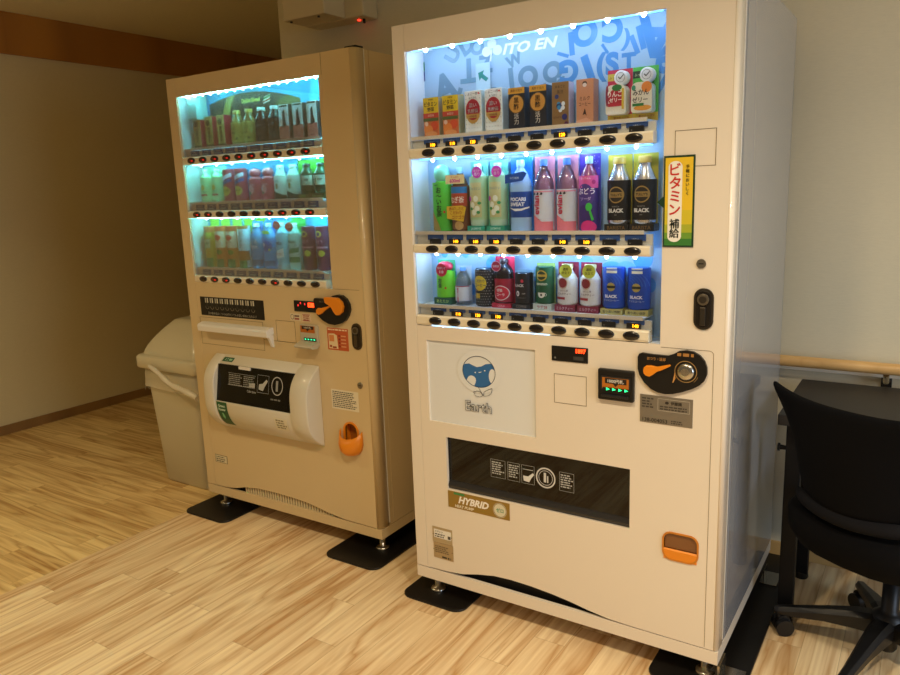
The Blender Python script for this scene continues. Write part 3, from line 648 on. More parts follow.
def strip_on(b, x0, x1, z0, z1, c, n=8):
    vs = []; fs = []
    for i in range(n + 1):
        z = z0 + (z1 - z0) * i / n; vs += [(x0, hy(z) - .0008, z), (x1, hy(z) - .0008, z)]
    for i in range(n): fs.append([2 * i, 2 * i + 1, 2 * i + 3, 2 * i + 2])
    b.add(vs, fs, mat(c, .4))
strip_on(b, .214, .275, .432, .540, GR); a = Art(b, 0, 0, lambda x, z: hy(z) - .001); a.text('Green', .243, .523, .012, '#cfe8d4', w=.045, bold=.03); a.text('Power', .243, .507, .012, '#cfe8d4', w=.045, bold=.03); a.poly([(.238, .492), (.246, .492), (.250, .474), (.242, .462), (.236, .474)], '#7cc48c'); b.build('green_sticker', LM)
b = MB(); strip_on(b, .542, .612, .462, .515, '#e4dcc0'); a = Art(b, 0, 0, lambda x, z: hy(z) - .001); text_rows(a, .550, .508, .604, 4, .0055, '#8a7f5c', 3, .8); b.build('white_sticker', LM)
b = MB(); a = Art(b, 0, 0, lambda x, z: hpf(z, .078) - .001); a.rect(.214, .699, .275, .713, GR); a.text('エコ', .235, .706, .007, '#cfe8d4'); a.rect(.25, .703, .268, .709, '#9cc8a4'); b.build('eco_sticker', LM)
# coin mechanism
b = MB(); b.box(.6217, .733, -.004, .002, .925, .9665, BLK, .0015); a = Art(b, 0, 0, -.004); a.rect(.695, .944, .727, .961, '#ff3c14', 4); a.text('0', .705, .953, .010, '#5a0a04'); 
for x, z in ((.645, .949), (.658, .958), (.680, .955)): a.ell(x, z, .003, .0045, '#d8282a', 1.5)
b.build('credit_display', LM)
KL = [(.733, .975), (.738, .981), (.79, .980), (.81, .985), (.828, .994), (.850, .9985), (.872, .996), (.890, .985), (.902, .966), (.904, .945), (.896, .924), (.880, .905), (.858, .893), (.830, .8865), (.800, .889), (.772, .900), (.748, .918), (.735, .938)]
b = MB(); b.prism(KL, -.013, .002, BLK); a = Art(b, 0, 0, -.013); a.text('おつり・返却', .785, .970, .007, '#8a8474', w=.045); a.ring(.845, .955, .04, .036, .002, '#5f5a50', a0=20, a1=150); cpL = b.build('coin_panel', LM, bevel=.002)
b = MB(); b.prism([(.750, .930), (.751, .940), (.760, .947), (.774, .947), (.815, .957), (.817, .953), (.790, .938), (.775, .926), (.760, .921), (.752, .924)], -.022, -.012, ORANGE); b.build('return_lever', cpL, bevel=.002)
b = MB(); b.prism([(.795, .989), (.825, .990), (.86, .988), (.878, .975), (.884, .957), (.878, .938), (.862, .926), (.848, .926), (.838, .936), (.828, .952), (.812, .962), (.798, .968)], -.026, -.012, ORANGE); b.build('coin_slot', cpL, bevel=.003)
b = MB(); b.box(.5945, .648, -.0008, .001, .888, .915, mat('#ddd0b0')); a = Art(b, 0, 0, -.0008); a.ring(.606, .902, .009, .010, .002, '#6a4f4a'); a.rect(.618, .903, .642, .909, '#6a4f4a'); a.rect(.618, .892, .642, .899, '#a0564a'); b.build('coin_sticker', LM)
b = MB(); b.box(.657, .7005, -.0008, .001, .887, .918, mat('#dcc4a4')); a = Art(b, 0, 0, -.0008); 
for q in ((.660, .890, .698, .892), (.660, .913, .698, .915)): a.rect(*q, '#a0463a')
text_rows(a, .664, .911, .695, 3, .004, '#a0463a', 3, .9); b.build('bill_sticker', LM)
b = MB(); GH = mat('#bdb49a', .4, name='acceptor_grey'); b.box(.650, .738, -.012, .002, .795, .8775, GH, .003); b.prism([(-.012, .815), (-.045, .806), (-.050, .800), (-.046, .794), (-.012, .790)], .652, .740, GH, axis='x')
a = Art(b, 0, 0, -.012); a.rect(.655, .848, .728, .874, '#b4641c'); a.rect(.662, .861, .722, .873, '#241a10'); a.text('1000円札', .692, .867, .009, '#d8cdb8', w=.05); a.poly([(.684, .861), (.700, .861), (.692, .853)], '#241a10'); a.rect(.670, .817, .734, .829, '#0f3a24')
for k in range(4): a.poly([(.676 + .015 * k, .820), (.684 + .015 * k, .823), (.676 + .015 * k, .826)], '#3ce8a0', 2.5); a.n -= 1
b.build('bill_acceptor', LM)
b = MB(); b.box(.779, .880, -.0008, .001, .790, .8725, mat('#c05a2e')); a = Art(b, 0, 0, -.0008); text_rows(a, .783, .869, .875, 1, .005, '#f0d8b4', 2, .95); a.poly([(.785, .795), (.785, .850), (.812, .852), (.826, .846), (.830, .795)], '#e6cfa4'); a.rect(.788, .822, .812, .846, '#d88a4e'); a.rect(.789, .800, .800, .808, '#a04a2c'); a.rect(.804, .797, .822, .804, '#a04a2c')
for k in range(4): a.ell(.838, .845 - k * .013, .004, .004, '#8a2a1c'); a.n -= 1; a.rect(.846, .842 - k * .013, .870, .847 - k * .013, '#e0a070'); a.n -= 1
b.build('red_notice_sticker', LM)
handle(LM, .900, .945, .800, .897, mat('#5a4d38', .3, .6), mat('#3c3326', .35, .5)); lock(LM, .9234, .667)
b = MB(); b.box(.779, .910, -.0008, .001, .563, .6385, mat('#e6dcc0')); a = Art(b, 0, 0, -.0008); text_rows(a, .785, .632, .905, 9, .0038, '#4a4434', 11, .75); b.build('address_sticker', LM)
b = MB(); b.box(.069, .147, -.0008, .001, .2265, .262, mat('#8b7a58')); a = Art(b, 0, 0, -.0008); a.rect(.072, .229, .144, .2595, '#dcd2b0'); text_rows(a, .076, .255, .138, 3, .0048, '#5c5238', 4, .8); b.build('small_sticker', LM)
b = MB(); groove(b, .850, .9985, .984 - .03, .9995) if False else b.box(.819, .945, -.0005, .001, 1.0165, 1.0177, SEAM); b.box(WL - .150, WL - .1488, -.0005, .001, 1.757, 1.829, SEAM); b.build('door_seam', LM)
# orange scoop coin return
def scoop():
    b = MB(); n = 14
    x0, x1, z0, z1 = retL; cx = (x0 + x1) / 2; rx = (x1 - x0) / 2 + .004
    outer = rrect(cx - rx, cx + rx, z0 - .006, z1 + .003, rx - .001, .004, 8); inner = rrect(cx - rx + .005, cx + rx - .005, z0 - .001, z1 - .002, rx - .006, .003, 8)
    frame(b, outer, inner, -.004, .002, ORANGE)
    frame(b, rrect(x0 - .002, x1 + .002, z0 - .002, z1 + .002, .0005, .0005, 8), rrect(cx - rx + .004, cx + rx - .004, z0 - .0015, z1 - .001, rx - .005, .003, 8), -.0005, .001, IVORYL)
    # cup: half bowl that leans out of the door
    rings = [(.052, .034, .462), (.054, .046, .438), (.047, .046, .416), (.033, .034, .400), (.012, .015, .393)]
    vs = []; m_ = 12
    for rxx, ry, z in rings:
        for i in range(m_ + 1):
            q = pi * i / m_; lean = 1.0; zz = z + (.0 if z < .45 else .028 * (1 - sin(q)))
            vs.append((cx + rxx * cos(q), -ry * sin(q) * lean, zz))
    fs = [[j * (m_ + 1) + i, j * (m_ + 1) + i + 1, (j + 1) * (m_ + 1) + i + 1, (j + 1) * (m_ + 1) + i] for j in range(len(rings) - 1) for i in range(m_)]
    fs.append([(len(rings) - 1) * (m_ + 1) + i for i in range(m_ + 1)]); b.add(vs, fs, ORANGE, True)
    o = b.build('coin_return_cup', LM); s_ = o.modifiers.new('solid', 'SOLIDIFY'); s_.thickness = .002; s_.offset = 0
    b = MB(); b.box(x0, x1, .030, .032, z0, z1, mat('#b8701c', .5)); b.box(x0 - .002, x0, 0, .044, z0, z1, ORANGE); b.box(x1, x1 + .002, 0, .044, z0, z1, ORANGE); b.box(x0, x1, 0, .044, z0 - .002, z0, ORANGE); b.box(x0, x1, 0, .044, z1, z1 + .002, ORANGE); b.build('coin_return_lining', LM)
scoop()

# ------------------------------------------------------------------ rubber mats under the machines
def matpad(x0, x1, y0, y1, label):
    b = MB(); b.prism([(px, py) for px, py in rrect(x0, x1, y0, y1, .012, .04, 6)], 0, .008, RUBBER, axis='z'); o = b.build('rubber_mat', None, bevel=.002); tag(o, label, 'mat', 'rubber mats under the vending machines'); return o
matpad(-1.315, -1.045, .045, .86, 'black rubber mat under the left side of the left vending machine')
matpad(-.485, -.225, .045, .86, 'black rubber mat under the right side of the left vending machine')
matpad(-.055, .19, -.035, .86, 'black rubber mat under the left side of the right vending machine')
matpad(.80, 1.050, -.035, .86, 'black rubber mat under the right side of the right vending machine')

# ------------------------------------------------------------------ drink samples
PROF = {
 'pet': [(.88, 0), (1, .03), (1, .30), (.97, .33), (1, .36), (1, .62), (.93, .70), (.62, .82), (.36, .875), (.34, .905)],
 'slim': [(.90, 0), (1, .03), (1, .66), (.94, .74), (.66, .83), (.42, .88), (.40, .91)],
 'can_bottle': [(.90, 0), (1, .03), (1, .60), (.97, .66), (.72, .77), (.52, .85), (.50, .90)],
 'round_cap': [(.90, 0), (1, .03), (1, .60), (.94, .68), (.72, .74), (.60, .76)],
 'can': [(.86, 0), (1, .05), (1, .90), (.88, .97), (.85, .97)],
}
def carton(name, w_, h_, d_, c, art, side=None, top=None):
    b = MB(); m = mat(c, .4); b.box(-w_ / 2, w_ / 2, -d_ / 2, d_ / 2, 0, h_, m, .0012)
    if side: b.box(w_ / 2 + .0, w_ / 2 + .0004, -d_ / 2 + .001, d_ / 2 - .001, .001, h_ - .001, mat(side, .4))
    if top: b.prism([(-w_ / 2 + .001, h_), (w_ / 2 - .001, h_), (w_ / 2 - .001, h_ + .003), (-w_ / 2 + .001, h_ + .003)], d_ / 2 - .004, d_ / 2 - .002, mat(top, .4))
    art(Art(b, 0, 0, -d_ / 2, w_, h_)); return b.build(name)
def card(b, w_, h_, c, y=.007): b.box(-w_ / 2, w_ / 2, y, y + .001, 0, h_, mat(c, .4))
def bottle(name, w_, h_, prof, body, cap, label=None, art=None, back=None, capr=None, backart=None, base=None, wf=.94):
    """label = (z0, z1, colour) in fractions of the height"""
    t = empty(name, (0, 0, 0)); r = w_ * wf / 2; ys = min(1, .024 / r); P = PROF[prof]; hb = h_ * (.965 if back else 1)
    z0 = h_ * base[0] if base else 0; hb = hb - z0
    bm_ = body if not isinstance(body, str) else mat(body, .25, coat=.3)
    MB().lathe([(a * r, z0 + q * hb) for a, q in P], 0, 0, bm_, 24, ys).build('body', t)
    cr, cz = P[-1]
    cm = mat(cap, .35) if isinstance(cap, str) else cap
    if prof == 'round_cap': MB().lathe([(r * .60, z0 + hb * .76), (r * .80, z0 + hb * .80), (r * .86, z0 + hb * .88), (r * .70, z0 + hb * .96), (r * .30, z0 + hb)], 0, 0, cm, 20, ys).build('cap', t)
    elif prof != 'can': MB().lathe([(r * cr * 1.12, z0 + hb * cz), (r * cr * 1.12, z0 + hb * .99), (r * cr * .95, z0 + hb)], 0, 0, cm, 20, ys).build('cap', t)
    if label:
        b = MB(); a0, a1, lc = label; b.lathe([(r * 1.012, z0 + hb * a0), (r * 1.012, z0 + hb * a1)], 0, 0, mat(lc, .4), 64, ys, cap=False)
        yf = lambda x, z: -ys * sqrt(max(0, (r * 1.014) ** 2 - min(abs(x), r) ** 2))
        if art: A = Art(b, 0, z0, yf, w_ * wf, hb, curved=True); art(A)
        b.build('label', t)
    if back:
        b = MB(); card(b, w_, h_, back)
        if backart: backart(Art(b, 0, 0, .007, w_, h_))
        b.build('backing_card', t)
    if base:
        b = MB(); b.box(-w_ / 2, w_ / 2, -.022, .02, 0, h_ * base[0], mat(base[1], .4)); A = Art(b, 0, 0, -.022, w_, h_); A.text(base[2], 0, base[0] / 2, base[0] * .5, base[3], w=.8); b.build('stand', t)
    return t
def flatpack(name, w_, h_, c, art, label_c=None):
    """dummy printed on a card, pack relief in front"""
    t = empty(name, (0, 0, 0)); b = MB(); card(b, w_, h_, c); b.build('backing_card', t); return t
def dup(root):
    r = root.copy(); COL.objects.link(r)
    for ch in list(root.children):
        c = ch.copy(); COL.objects.link(c); c.parent = r
    return r
def put(root, machine, x0, w_, z, desc, cat, row, pos=None, group=None, dy=.066):
    root.parent = None; mx, my = (0, 0) if machine == 'R' else (XLm, YLm)
    root.location = (mx + x0 + w_ / 2 - .003, my + dy, z)
    side = 'right vending machine' if machine == 'R' else 'left vending machine'
    lab = (pos + ' ' if pos else '') + desc + ', ' + row + ' shelf, ' + side
    tag(root, lab, cat, group)

# --- right machine, top shelf
def a_veg(a):
    a.rect(-.5, .62, .5, 1, '#e6c21c'); a.text('伊藤園', 0, .95, .045, '#3a2a10', w=.4); a.text('ビタミン', 0, .84, .12, '#2a1c12', w=.86, bold=.03); a.text('野菜', 0, .71, .10, '#2a1c12', w=.45, bold=.03)
    a.rect(-.5, .50, .5, .62, '#c8442c'); a.text('30日分', 0, .56, .06, '#f2d8c0', w=.8); a.rect(-.5, .42, .5, .5, '#5c6a34'); a.ell(.22, .30, .24, .11, '#e0542a'); a.ell(-.18, .20, .30, .14, '#e88a3c'); a.ell(-.3, .36, .12, .055, '#f0c8a8'); a.ell(.0, .10, .4, .07, '#e89a58')
r0 = carton('juice_carton', .054, .117, .036, '#d8743c', a_veg, side='#b8b48c', top='#e6d23c')
put(r0, 'R', .073, .054, 1.507, 'yellow and orange vegetable juice carton', 'juice carton', 'top', 'leftmost', 'yellow vegetable juice cartons')
r1 = dup(r0); put(r1, 'R', .141, .056, 1.507, 'yellow vegetable juice carton beside the white dotted carton', 'juice carton', 'top', None, 'yellow vegetable juice cartons')
def a_lac(a):
    for i in range(6):
        for j in range(10): a.ell(-.42 + .168 * i, .06 + j * .095, .022, .009, '#2c3a34' if (i + j) % 3 else '#3f8f7a', seg=6); a.n -= 1
    a.n += 1; a.rect(-.35, .80, .35, .98, '#eef0e8'); a.text('よこ一杯', 0, .93, .07, '#3a3634', w=.6); a.text('もうひと', 0, .84, .05, '#3a3634', w=.5); a.ell(.36, .93, .05, .022, '#d23a2a')
    a.ell(0, .52, .42, .27, '#c69a4a', seg=28); a.ell(0, .57, .42, .24, '#a81c2c', seg=28); a.rect(-.40, .38, .40, .47, '#c69a4a'); a.text('濃い', 0, .67, .10, '#f4e8e4', w=.5, bold=.03); a.text('乳酸菌', 0, .54, .09, '#f4e8e4', w=.68, bold=.03); a.text('100億個', 0, .42, .06, '#7a2a20', w=.6)
r0 = carton('juice_carton', .056, .122, .036, '#e9ece2', a_lac, side='#cfe0e2')
put(r0, 'R', .218, .058, 1.507, 'white dotted carton with red oval', 'juice carton', 'top', 'left', 'white dotted cartons with red ovals')
r1 = dup(r0); put(r1, 'R', .287, .055, 1.507, 'white dotted carton with red oval', 'juice carton', 'top', 'right', 'white dotted cartons with red ovals')
def a_blk(a):
    a.rect(-.5, .86, .5, 1, '#d89a2e'); a.text('黒酢で活力', 0, .93, .06, '#5a3410', w=.85); a.text('伊藤園', 0, .815, .035, '#c8c0a8', w=.3); a.ell(0, .62, .43, .20, '#d0933a', seg=26); a.ring(0, .62, .46, .215, .02, '#8a6428'); a.vtext('黒酢', 0, .77, .13, '#3a2a18', bold=.03, w=.3); a.vtext('活力', 0, .40, .12, '#ded6c4', bold=.02, w=.26)
r0 = carton('juice_carton', .051, .116, .036, '#1d2028', a_blk, side='#2d4258')
put(r0, 'R', .362, .052, 1.507, 'black carton with a gold circle', 'juice carton', 'top', 'left', 'black cartons with gold circles')
r1 = dup(r0); put(r1, 'R', .428, .052, 1.507, 'black carton with a gold circle', 'juice carton', 'top', 'right', 'black cartons with gold circles')
def a_brn(a):
    a.text('まるごと', 0, .90, .06, '#3c2c18', w=.7); a.text('黒豆', 0, .78, .08, '#4a3a2a', w=.5); a.ell(-.2, .68, .12, .05, '#2c3c7a'); 
    for i in range(9): a.ell(.12 * math.cos(i * 2.4) * (i % 3) * .9, .48 + .05 * math.sin(i * 2.4) * (i % 3), .11, .05, ['#1c4a7c', '#3a8fc0', '#e8f0f4'][i % 3] if i != 4 else '#163a60')
    a.ell(.28, .22, .16, .07, '#2c2c70'); a.ell(.38, .06, .12, .06, '#5c1c48'); a.text('はちみつ', -.15, .22, .05, '#5a2a18', w=.45)
r0 = carton('juice_carton', .049, .117, .036, '#8c6a3c', a_brn, side='#d0c8d8'); put(r0, 'R', .496, .049, 1.507, 'brown carton with a blue berry cluster', 'juice carton', 'top')
def a_milk(a):
    a.ell(0, .90, .14, .05, '#4a3424'); a.ell(0, .87, .12, .045, '#e8d8c8'); a.text('ミルク', 0, .58, .09, '#5a3424', w=.6); a.text('コーヒー', 0, .46, .08, '#5a3424', w=.68); a.poly([(-.12, .22), (.0, .36), (.04, .34), (.12, .20), (.02, .24)], '#3c241a'); a.poly([(-.5, 0), (.5, 0), (.5, .06), (.1, .16), (-.5, .10)], '#e0a27c')
r0 = carton('coffee_carton', .048, .117, .036, '#cf9068', a_milk, side='#b9826a'); put(r0, 'R', .567, .048, 1.507, 'tan milk coffee carton', 'coffee carton', 'top')
def pouch(c, top, capt, fruit, body_art, name='jelly_pouch'):
    t = empty(name, (0, 0, 0)); w_, h_ = .067, .135
    b = MB(); card(b, w_, h_, c, .020); A = Art(b, 0, 0, .020, w_, h_); A.rect(-.5, .80, -.05, .93, top[0]); A.text(top[1], -.27, .86, .05, top[2], w=.4); A.rect(-.5, 0, .5, .155, '#d8b43a'); A.text('果汁たっぷり', .05, .10, .05, '#a8341c', w=.8); A.text('よく振って飲む', .0, .045, .035, '#6a4a14', w=.7); b.build('backing_card', t)
    b = MB(); P = rrect(-.027, .027, .020, .094, .016, .008, 6); b.prism(P, -.012, .019, mat('#ece6d0', .3, coat=.3)); A = Art(b, 0, 0, -.012, w_, h_); body_art(A); b.build('body', t, bevel=.003)
    b = MB(); b.disc(.010, .112, .018, .018, -.004, .019, mat('#e9ecec', .3), 24, .003); A = Art(b, .010, .112, -.0045, 1, 1); A.ring(0, 0, .012, .012, .001, '#6a6a66'); A.text('✓', .001, .001, .012, '#3a3a38'); b.build('cap', t)
    return t
def a_app(a):
    a.ell(.0, .46, .30, .16, '#b82434'); a.ell(.05, .64, .20, .06, '#2c7c3a'); a.ell(-.34, .5, .06, .2, '#8c2a44'); a.text('りんご', -.02, .53, .11, '#fbf6ea', w=.58, bold=.05); a.text('ゼリー', 0, .42, .08, '#fbf6ea', w=.5, bold=.05); a.rect(-.30, .30, .30, .36, '#c02c38'); a.rect(.25, .24, .34, .62, '#d8b43a')
def a_man(a):
    a.ell(.20, .60, .20, .10, '#e88a3a'); a.ell(-.30, .60, .08, .05, '#3c9a78'); a.ell(.05, .23, .34, .05, '#e8a040'); a.text('みかん', -.02, .51, .11, '#2c2018', w=.62, bold=.03); a.text('ゼリー', -.05, .38, .10, '#2c2018', w=.6, bold=.03); a.rect(-.34, .265, .10, .315, '#2c7c3a')
r0 = pouch('#c2304a', ('#cdb448', 'ふって', '#6a3014'), '', '', a_app); put(r0, 'R', .640, .067, 1.507, 'red apple jelly pouch with a round cap', 'jelly pouch', 'top')
r0 = pouch('#52b04a', ('#223a2c', 'ふって', '#c8d8a8'), '', '', a_man); put(r0, 'R', .708, .067, 1.507, 'green and orange mandarin jelly pouch', 'jelly pouch', 'top')

# --- right machine, middle shelf
def a_tea(a):
    a.text('伊藤園', -.12, .70, .022, '#1c3a18', w=.4); a.vtext('お〜いお茶', .04, .67, .088, '#14301a', bold=.04, gap=1.0, w=.34); a.ell(.3, .30, .05, .02, '#c8402c'); a.poly([(-.46, 0.02), (-.46, .34), (-.25, .26), (.0, .12), (.12, .02)], '#b09848')
r0 = bottle('tea_bottle', .066, .200, 'round_cap', '#4fc03a', '#7fd8b4', (.02, .74, '#56c83c'), a_tea)
put(r0, 'R', .085, .066, 1.2275, 'bright green tea bottle', 'tea bottle', 'middle')
def a_mugi(a):
    a.rect(-.48, .60, .48, .70, '#2c7cc0'); a.rect(-.48, .40, .48, .60, '#b4482c'); a.text('むぎ茶', 0, .50, .10, '#f4ecdc', w=.75, bold=.05); a.ell(.1, .10, .24, .07, '#c49a5c')
r0 = bottle('barley_tea_bottle', .062, .190, 'pet', '#5c3a20', '#8ac0e0', (.04, .72, '#7a4a28'), a_mugi)
b = MB(); b.box(-.036, .030, -.026, -.0255, .142, .168, mat('#f0dc9c', .4)); A = Art(b, -.003, .155, -.026); A.text('600ml', 0, -.004, .012, '#d0348c', w=.056, bold=.04); A.text('たっぷり', 0, .007, .006, '#c04a2c'); b.build('neck_tag', r0)
b = MB(); b.prism([(-.034, .040), (.024, .030), (.034, .072), (.020, .078), (-.034, .076)], -.0275, -.027, mat('#e8c43a', .4)); A = Art(b, 0, .055, -.0275); A.text('香ばしさと', 0, .014, .010, '#b04418', w=.056, bold=.03); A.text('こだわり', -.002, .002, .010, '#b04418', w=.05, bold=.03); A.text('ゴクゴク', .006, -.011, .011, '#b04418', w=.045, bold=.04); b.build('promotion_tag', r0)
put(r0, 'R', .152, .064, 1.2275, 'brown barley tea bottle with a yellow tag', 'tea bottle', 'middle')
def a_jas(a):
    a.rect(-.34, .14, .34, .70, '#c8c890'); a.text('ジャスミン', 0, .60, .05, '#5a8a9a', w=.6)
    for x, z in ((.05, .44), (-.15, .34), (.12, .28), (-.05, .22)): a.ell(x, z, .14, .05, '#e8f0e0')
    for x, z in ((.25, .37), (-.2, .28), (.2, .22)): a.ell(x, z, .09, .025, '#3a9a5a')
    a.ell(-.3, .44, .10, .04, '#c83cb4')
r0 = bottle('tea_bottle', .060, .204, 'slim', '#b9dcc0', '#a8d8d8', (.10, .80, '#a8d0a0'), a_jas, back='#6cc4b0', base=(.085, '#2f9a7c', 'JASMINE', '#bfe8d8'))
b = MB(); b.disc(.010, .172, .0165, .0165, -.0265, -.0255, mat('#d83cc4', .4), 24); A = Art(b, .010, .172, -.0265); A.text('ほのか', 0, .005, .006, '#f8d8f4', w=.024); A.text('香り', 0, -.005, .010, '#f8d8f4', w=.02, bold=.03); b.build('round_tag', r0)
put(r0, 'R', .218, .060, 1.2275, 'pale jasmine tea bottle with pink disc', 'tea bottle', 'middle', 'left', 'jasmine tea bottles')
r1 = dup(r0); put(r1, 'R', .284, .060, 1.2275, 'pale jasmine tea bottle with pink disc', 'tea bottle', 'middle', 'right', 'jasmine tea bottles')
def a_poc(a):
    a.rect(-.5, .24, .5, .52, '#1c4aa4'); a.text('POCARI', 0, .455, .055, '#dfe8f4', w=.86, bold=.05); a.text('SWEAT', -.02, .385, .055, '#dfe8f4', w=.80, bold=.05)
    a.poly([(-.48, .345), (-.2, .325), (.2, .325), (.48, .35), (.48, .33), (.2, .295), (-.1, .29)], '#e8eef6')
r0 = bottle('sports_drink_bottle', .070, .208, 'pet', '#9cc4ea', '#a8d4f4', (.20, .56, '#1c4aa4'), a_poc, back='#1f7ed8')
b = MB(); b.prism([(-.036, .136), (-.036, .160), (.024, .168), (.034, .162), (.020, .143)], -.0275, -.027, mat('#1c50a8', .4)); A = Art(b, -.006, .151, -.0275); A.text('水分補給', 0, .0, .007, '#bcd4ee', w=.05); b.build('neck_tag', r0)
put(r0, 'R', .352, .072, 1.2275, 'pale blue sports drink bottle with dark blue label', 'drink bottle', 'middle')
def a_evi(a):
    a.rect(-.5, .0, .5, .14, '#e8808c'); a.poly([(-.48, .10), (-.48, .24), (-.2, .20), (.1, .13), (.48, .10)], '#e8808c'); a.rect(-.5, .545, .5, .565, '#e49aa8')
    for k in range(3): a.poly([(-.42 + .2 * k, .515), (-.34 + .2 * k, .55), (-.26 + .2 * k, .525), (-.32 + .2 * k, .51)], '#2a2c3a')
    a.text('evian', -.17, .37, .15, '#c83c54', w=-.54 * 1.0, rot=90, bold=.03) if False else None
    v = a.text('evian', -.20, .37, .095, '#c43850', w=.90, rot=90, bold=.03); a.text('天然水', -.05, .17, .018, '#5a6070', w=.3)
r0 = bottle('water_bottle', .062, .206, 'pet', CLEARP, '#4f7cc4', (.02, .58, '#d4dce6'), a_evi, back='#d490a8')
put(r0, 'R', .430, .062, 1.2275, 'clear water bottle with pink and white label', 'water bottle', 'middle', 'left', 'pink labelled water bottles')
r1 = dup(r0); put(r1, 'R', .500, .062, 1.2275, 'clear water bottle with pink and white label', 'water bottle', 'middle', 'right', 'pink labelled water bottles')
def a_gra(a):
    a.rect(-.5, .58, .5, .745, '#e05ca4'); a.ell(-.05, .48, .44, .16, '#4c3488'); a.ell(.36, .66, .07, .03, '#b02c7c'); a.text('なっちゃん', 0, .71, .03, '#f8e4f0', w=.5)
    a.text('ぶどう', 0, .54, .085, '#f0e8f8', w=.82, bold=.05); a.text('ソーダ', 0, .44, .05, '#c8b4e8', w=.6, bold=.03); a.ell(-.08, .24, .28, .12, '#3c2870'); a.ell(.16, .33, .15, .055, '#3fbf4c'); a.poly([(.22, .32), (.38, .16), (.30, .14), (.18, .26)], '#3fbf4c'); a.ell(.12, .06, .36, .09, '#d8307c')
def a_gba(a):
    rr = random.Random(2)
    for k in range(26): a.ell(rr.uniform(-.46, .46), rr.uniform(.62, .97), .018, .007, '#c8c4f0', seg=6); a.n -= 1
r0 = bottle('grape_drink_bottle', .060, .206, 'pet', '#7c3454', '#b8d8ec', (.02, .745, '#3c2c78'), a_gra, back='#4a38b0', backart=a_gba)
put(r0, 'R', .565, .062, 1.2275, 'purple grape drink bottle on a violet card', 'drink bottle', 'middle')
SILV = mat('#c9ccd0', .22, .85)
def a_tul(a):
    a.ell(0, .44, .34, .125, '#a08448', seg=26); a.ell(0, .44, .29, .105, '#2c2620', seg=26); a.rect(-.30, .40, .30, .48, '#a08448'); a.text("TULLY'S", 0, .44, .04, '#1c1814', w=.52, bold=.03); a.text('BARISTA', 0, .265, .022, '#8a8a88', w=.5); a.text('BLACK', 0, .205, .062, '#e4e6e6', w=.66, bold=.05); a.text('無糖', 0, .14, .02, '#8a8a88', w=.4)
def a_tub(a): a.vtext('無糖', -.38, .55, .045, '#3a3a1c', w=.09); a.vtext('香り高い', .40, .60, .045, '#3a3a1c', w=.10); a.text('コーヒー', 0, .95, .03, '#c8c88a', w=.6)
r0 = bottle('coffee_can', .066, .199, 'can_bottle', SILV, '#c8a84c', (.06, .655, '#16171b'), a_tul, back='#b8b03c', backart=a_tub, base=(.095, '#15130f', 'BARISTA', '#7a5c2c'))
cp = [c for c in r0.children if c.name.startswith('cap')][0]
put(r0, 'R', .647, .067, 1.2275, 'black and silver coffee can on yellow card', 'coffee can', 'middle', 'left', 'black coffee cans on yellow cards')
r1 = dup(r0); put(r1, 'R', .716, .067, 1.2275, 'black and silver coffee can on yellow card', 'coffee can', 'middle', 'right', 'black coffee cans on yellow cards')

# --- right machine, bottom shelf
def a_te2(a): a.text('伊藤園', 0, .60, .03, '#1c3a18', w=.35); a.vtext('お茶', -.10, .55, .13, '#14301a', bold=.05, w=.28); a.ell(.22, .28, .05, .03, '#c8402c')
r0 = bottle('tea_bottle', .064, .137, 'round_cap', '#58c838', '#d8324a', (.02, .74, '#76dc34'), a_te2, back='#3cb884', base=(.15, '#1c5c44', 'あたたか', '#b8d878'))
b = MB(); b.disc(.002, .108, .020, .020, -.0265, -.0255, mat('#cf2840', .4), 24); A = Art(b, .002, .108, -.0265); A.text('香ばしさ', 0, .006, .008, '#f8e8e8', w=.03, bold=.04); A.text('110', 0, -.006, .009, '#f8e8e8', bold=.04); b.build('round_tag', r0)
put(r0, 'R', .086, .066, 1.003, 'small green tea bottle with a red disc', 'tea bottle', 'bottom')
def a_wat(a): a.rect(-.5, .50, .5, .52, '#b83a5a'); a.vtext('evian', -.1, .47, .07, '#c43850', w=.12); a.text('330ml', 0, .06, .05, '#4a5060', w=.7)
r0 = bottle('water_bottle', .054, .120, 'pet', CLEARP, '#5c90d0', (.12, .52, '#d8dfe8'), a_wat, back='#bcd0de')
put(r0, 'R', .155, .055, 1.003, 'small clear water bottle with blue cap', 'water bottle', 'bottom')
def a_dot(a):
    for i in range(9):
        for j in range(13): a.ell(-.44 + .11 * i + (.055 if j % 2 else 0), .06 + j * .07, .018, .010, '#c8c8c4', seg=6); a.n -= 1
    a.n += 1; a.ell(-.08, .60, .36, .19, '#d8c030', seg=26); a.text('こだわり', -.08, .66, .08, '#1c2c5a', w=.55, bold=.04); a.text('コーヒー', -.05, .55, .09, '#1c2c5a', w=.62, bold=.04); a.rect(-.32, .22, -.06, .34, '#c8a82c')
r0 = bottle('coffee_can', .066, .119, 'can', '#1a1c22', '#888888', (.04, .93, '#1a1c22'), a_dot); put(r0, 'R', .227, .067, 1.003, 'black white-dotted coffee can with yellow oval', 'coffee can', 'bottom')
def a_red(a): a.ell(0, .24, .42, .16, '#c8203a'); a.ring(0, .24, .44, .17, .04, '#e8dcdc'); a.text('特製', -.05, .30, .07, '#f4e8e4', w=.5, bold=.04); a.text('コーラ', 0, .20, .06, '#f4e8e4', w=.5, bold=.04)
r0 = bottle('cola_bottle', .064, .150, 'slim', '#1c1216', '#2a2024', (.03, .56, '#9c1c34'), a_red, back='#d02c50', base=(.09, '#c02038', 'COLA', '#f0a0a8'))
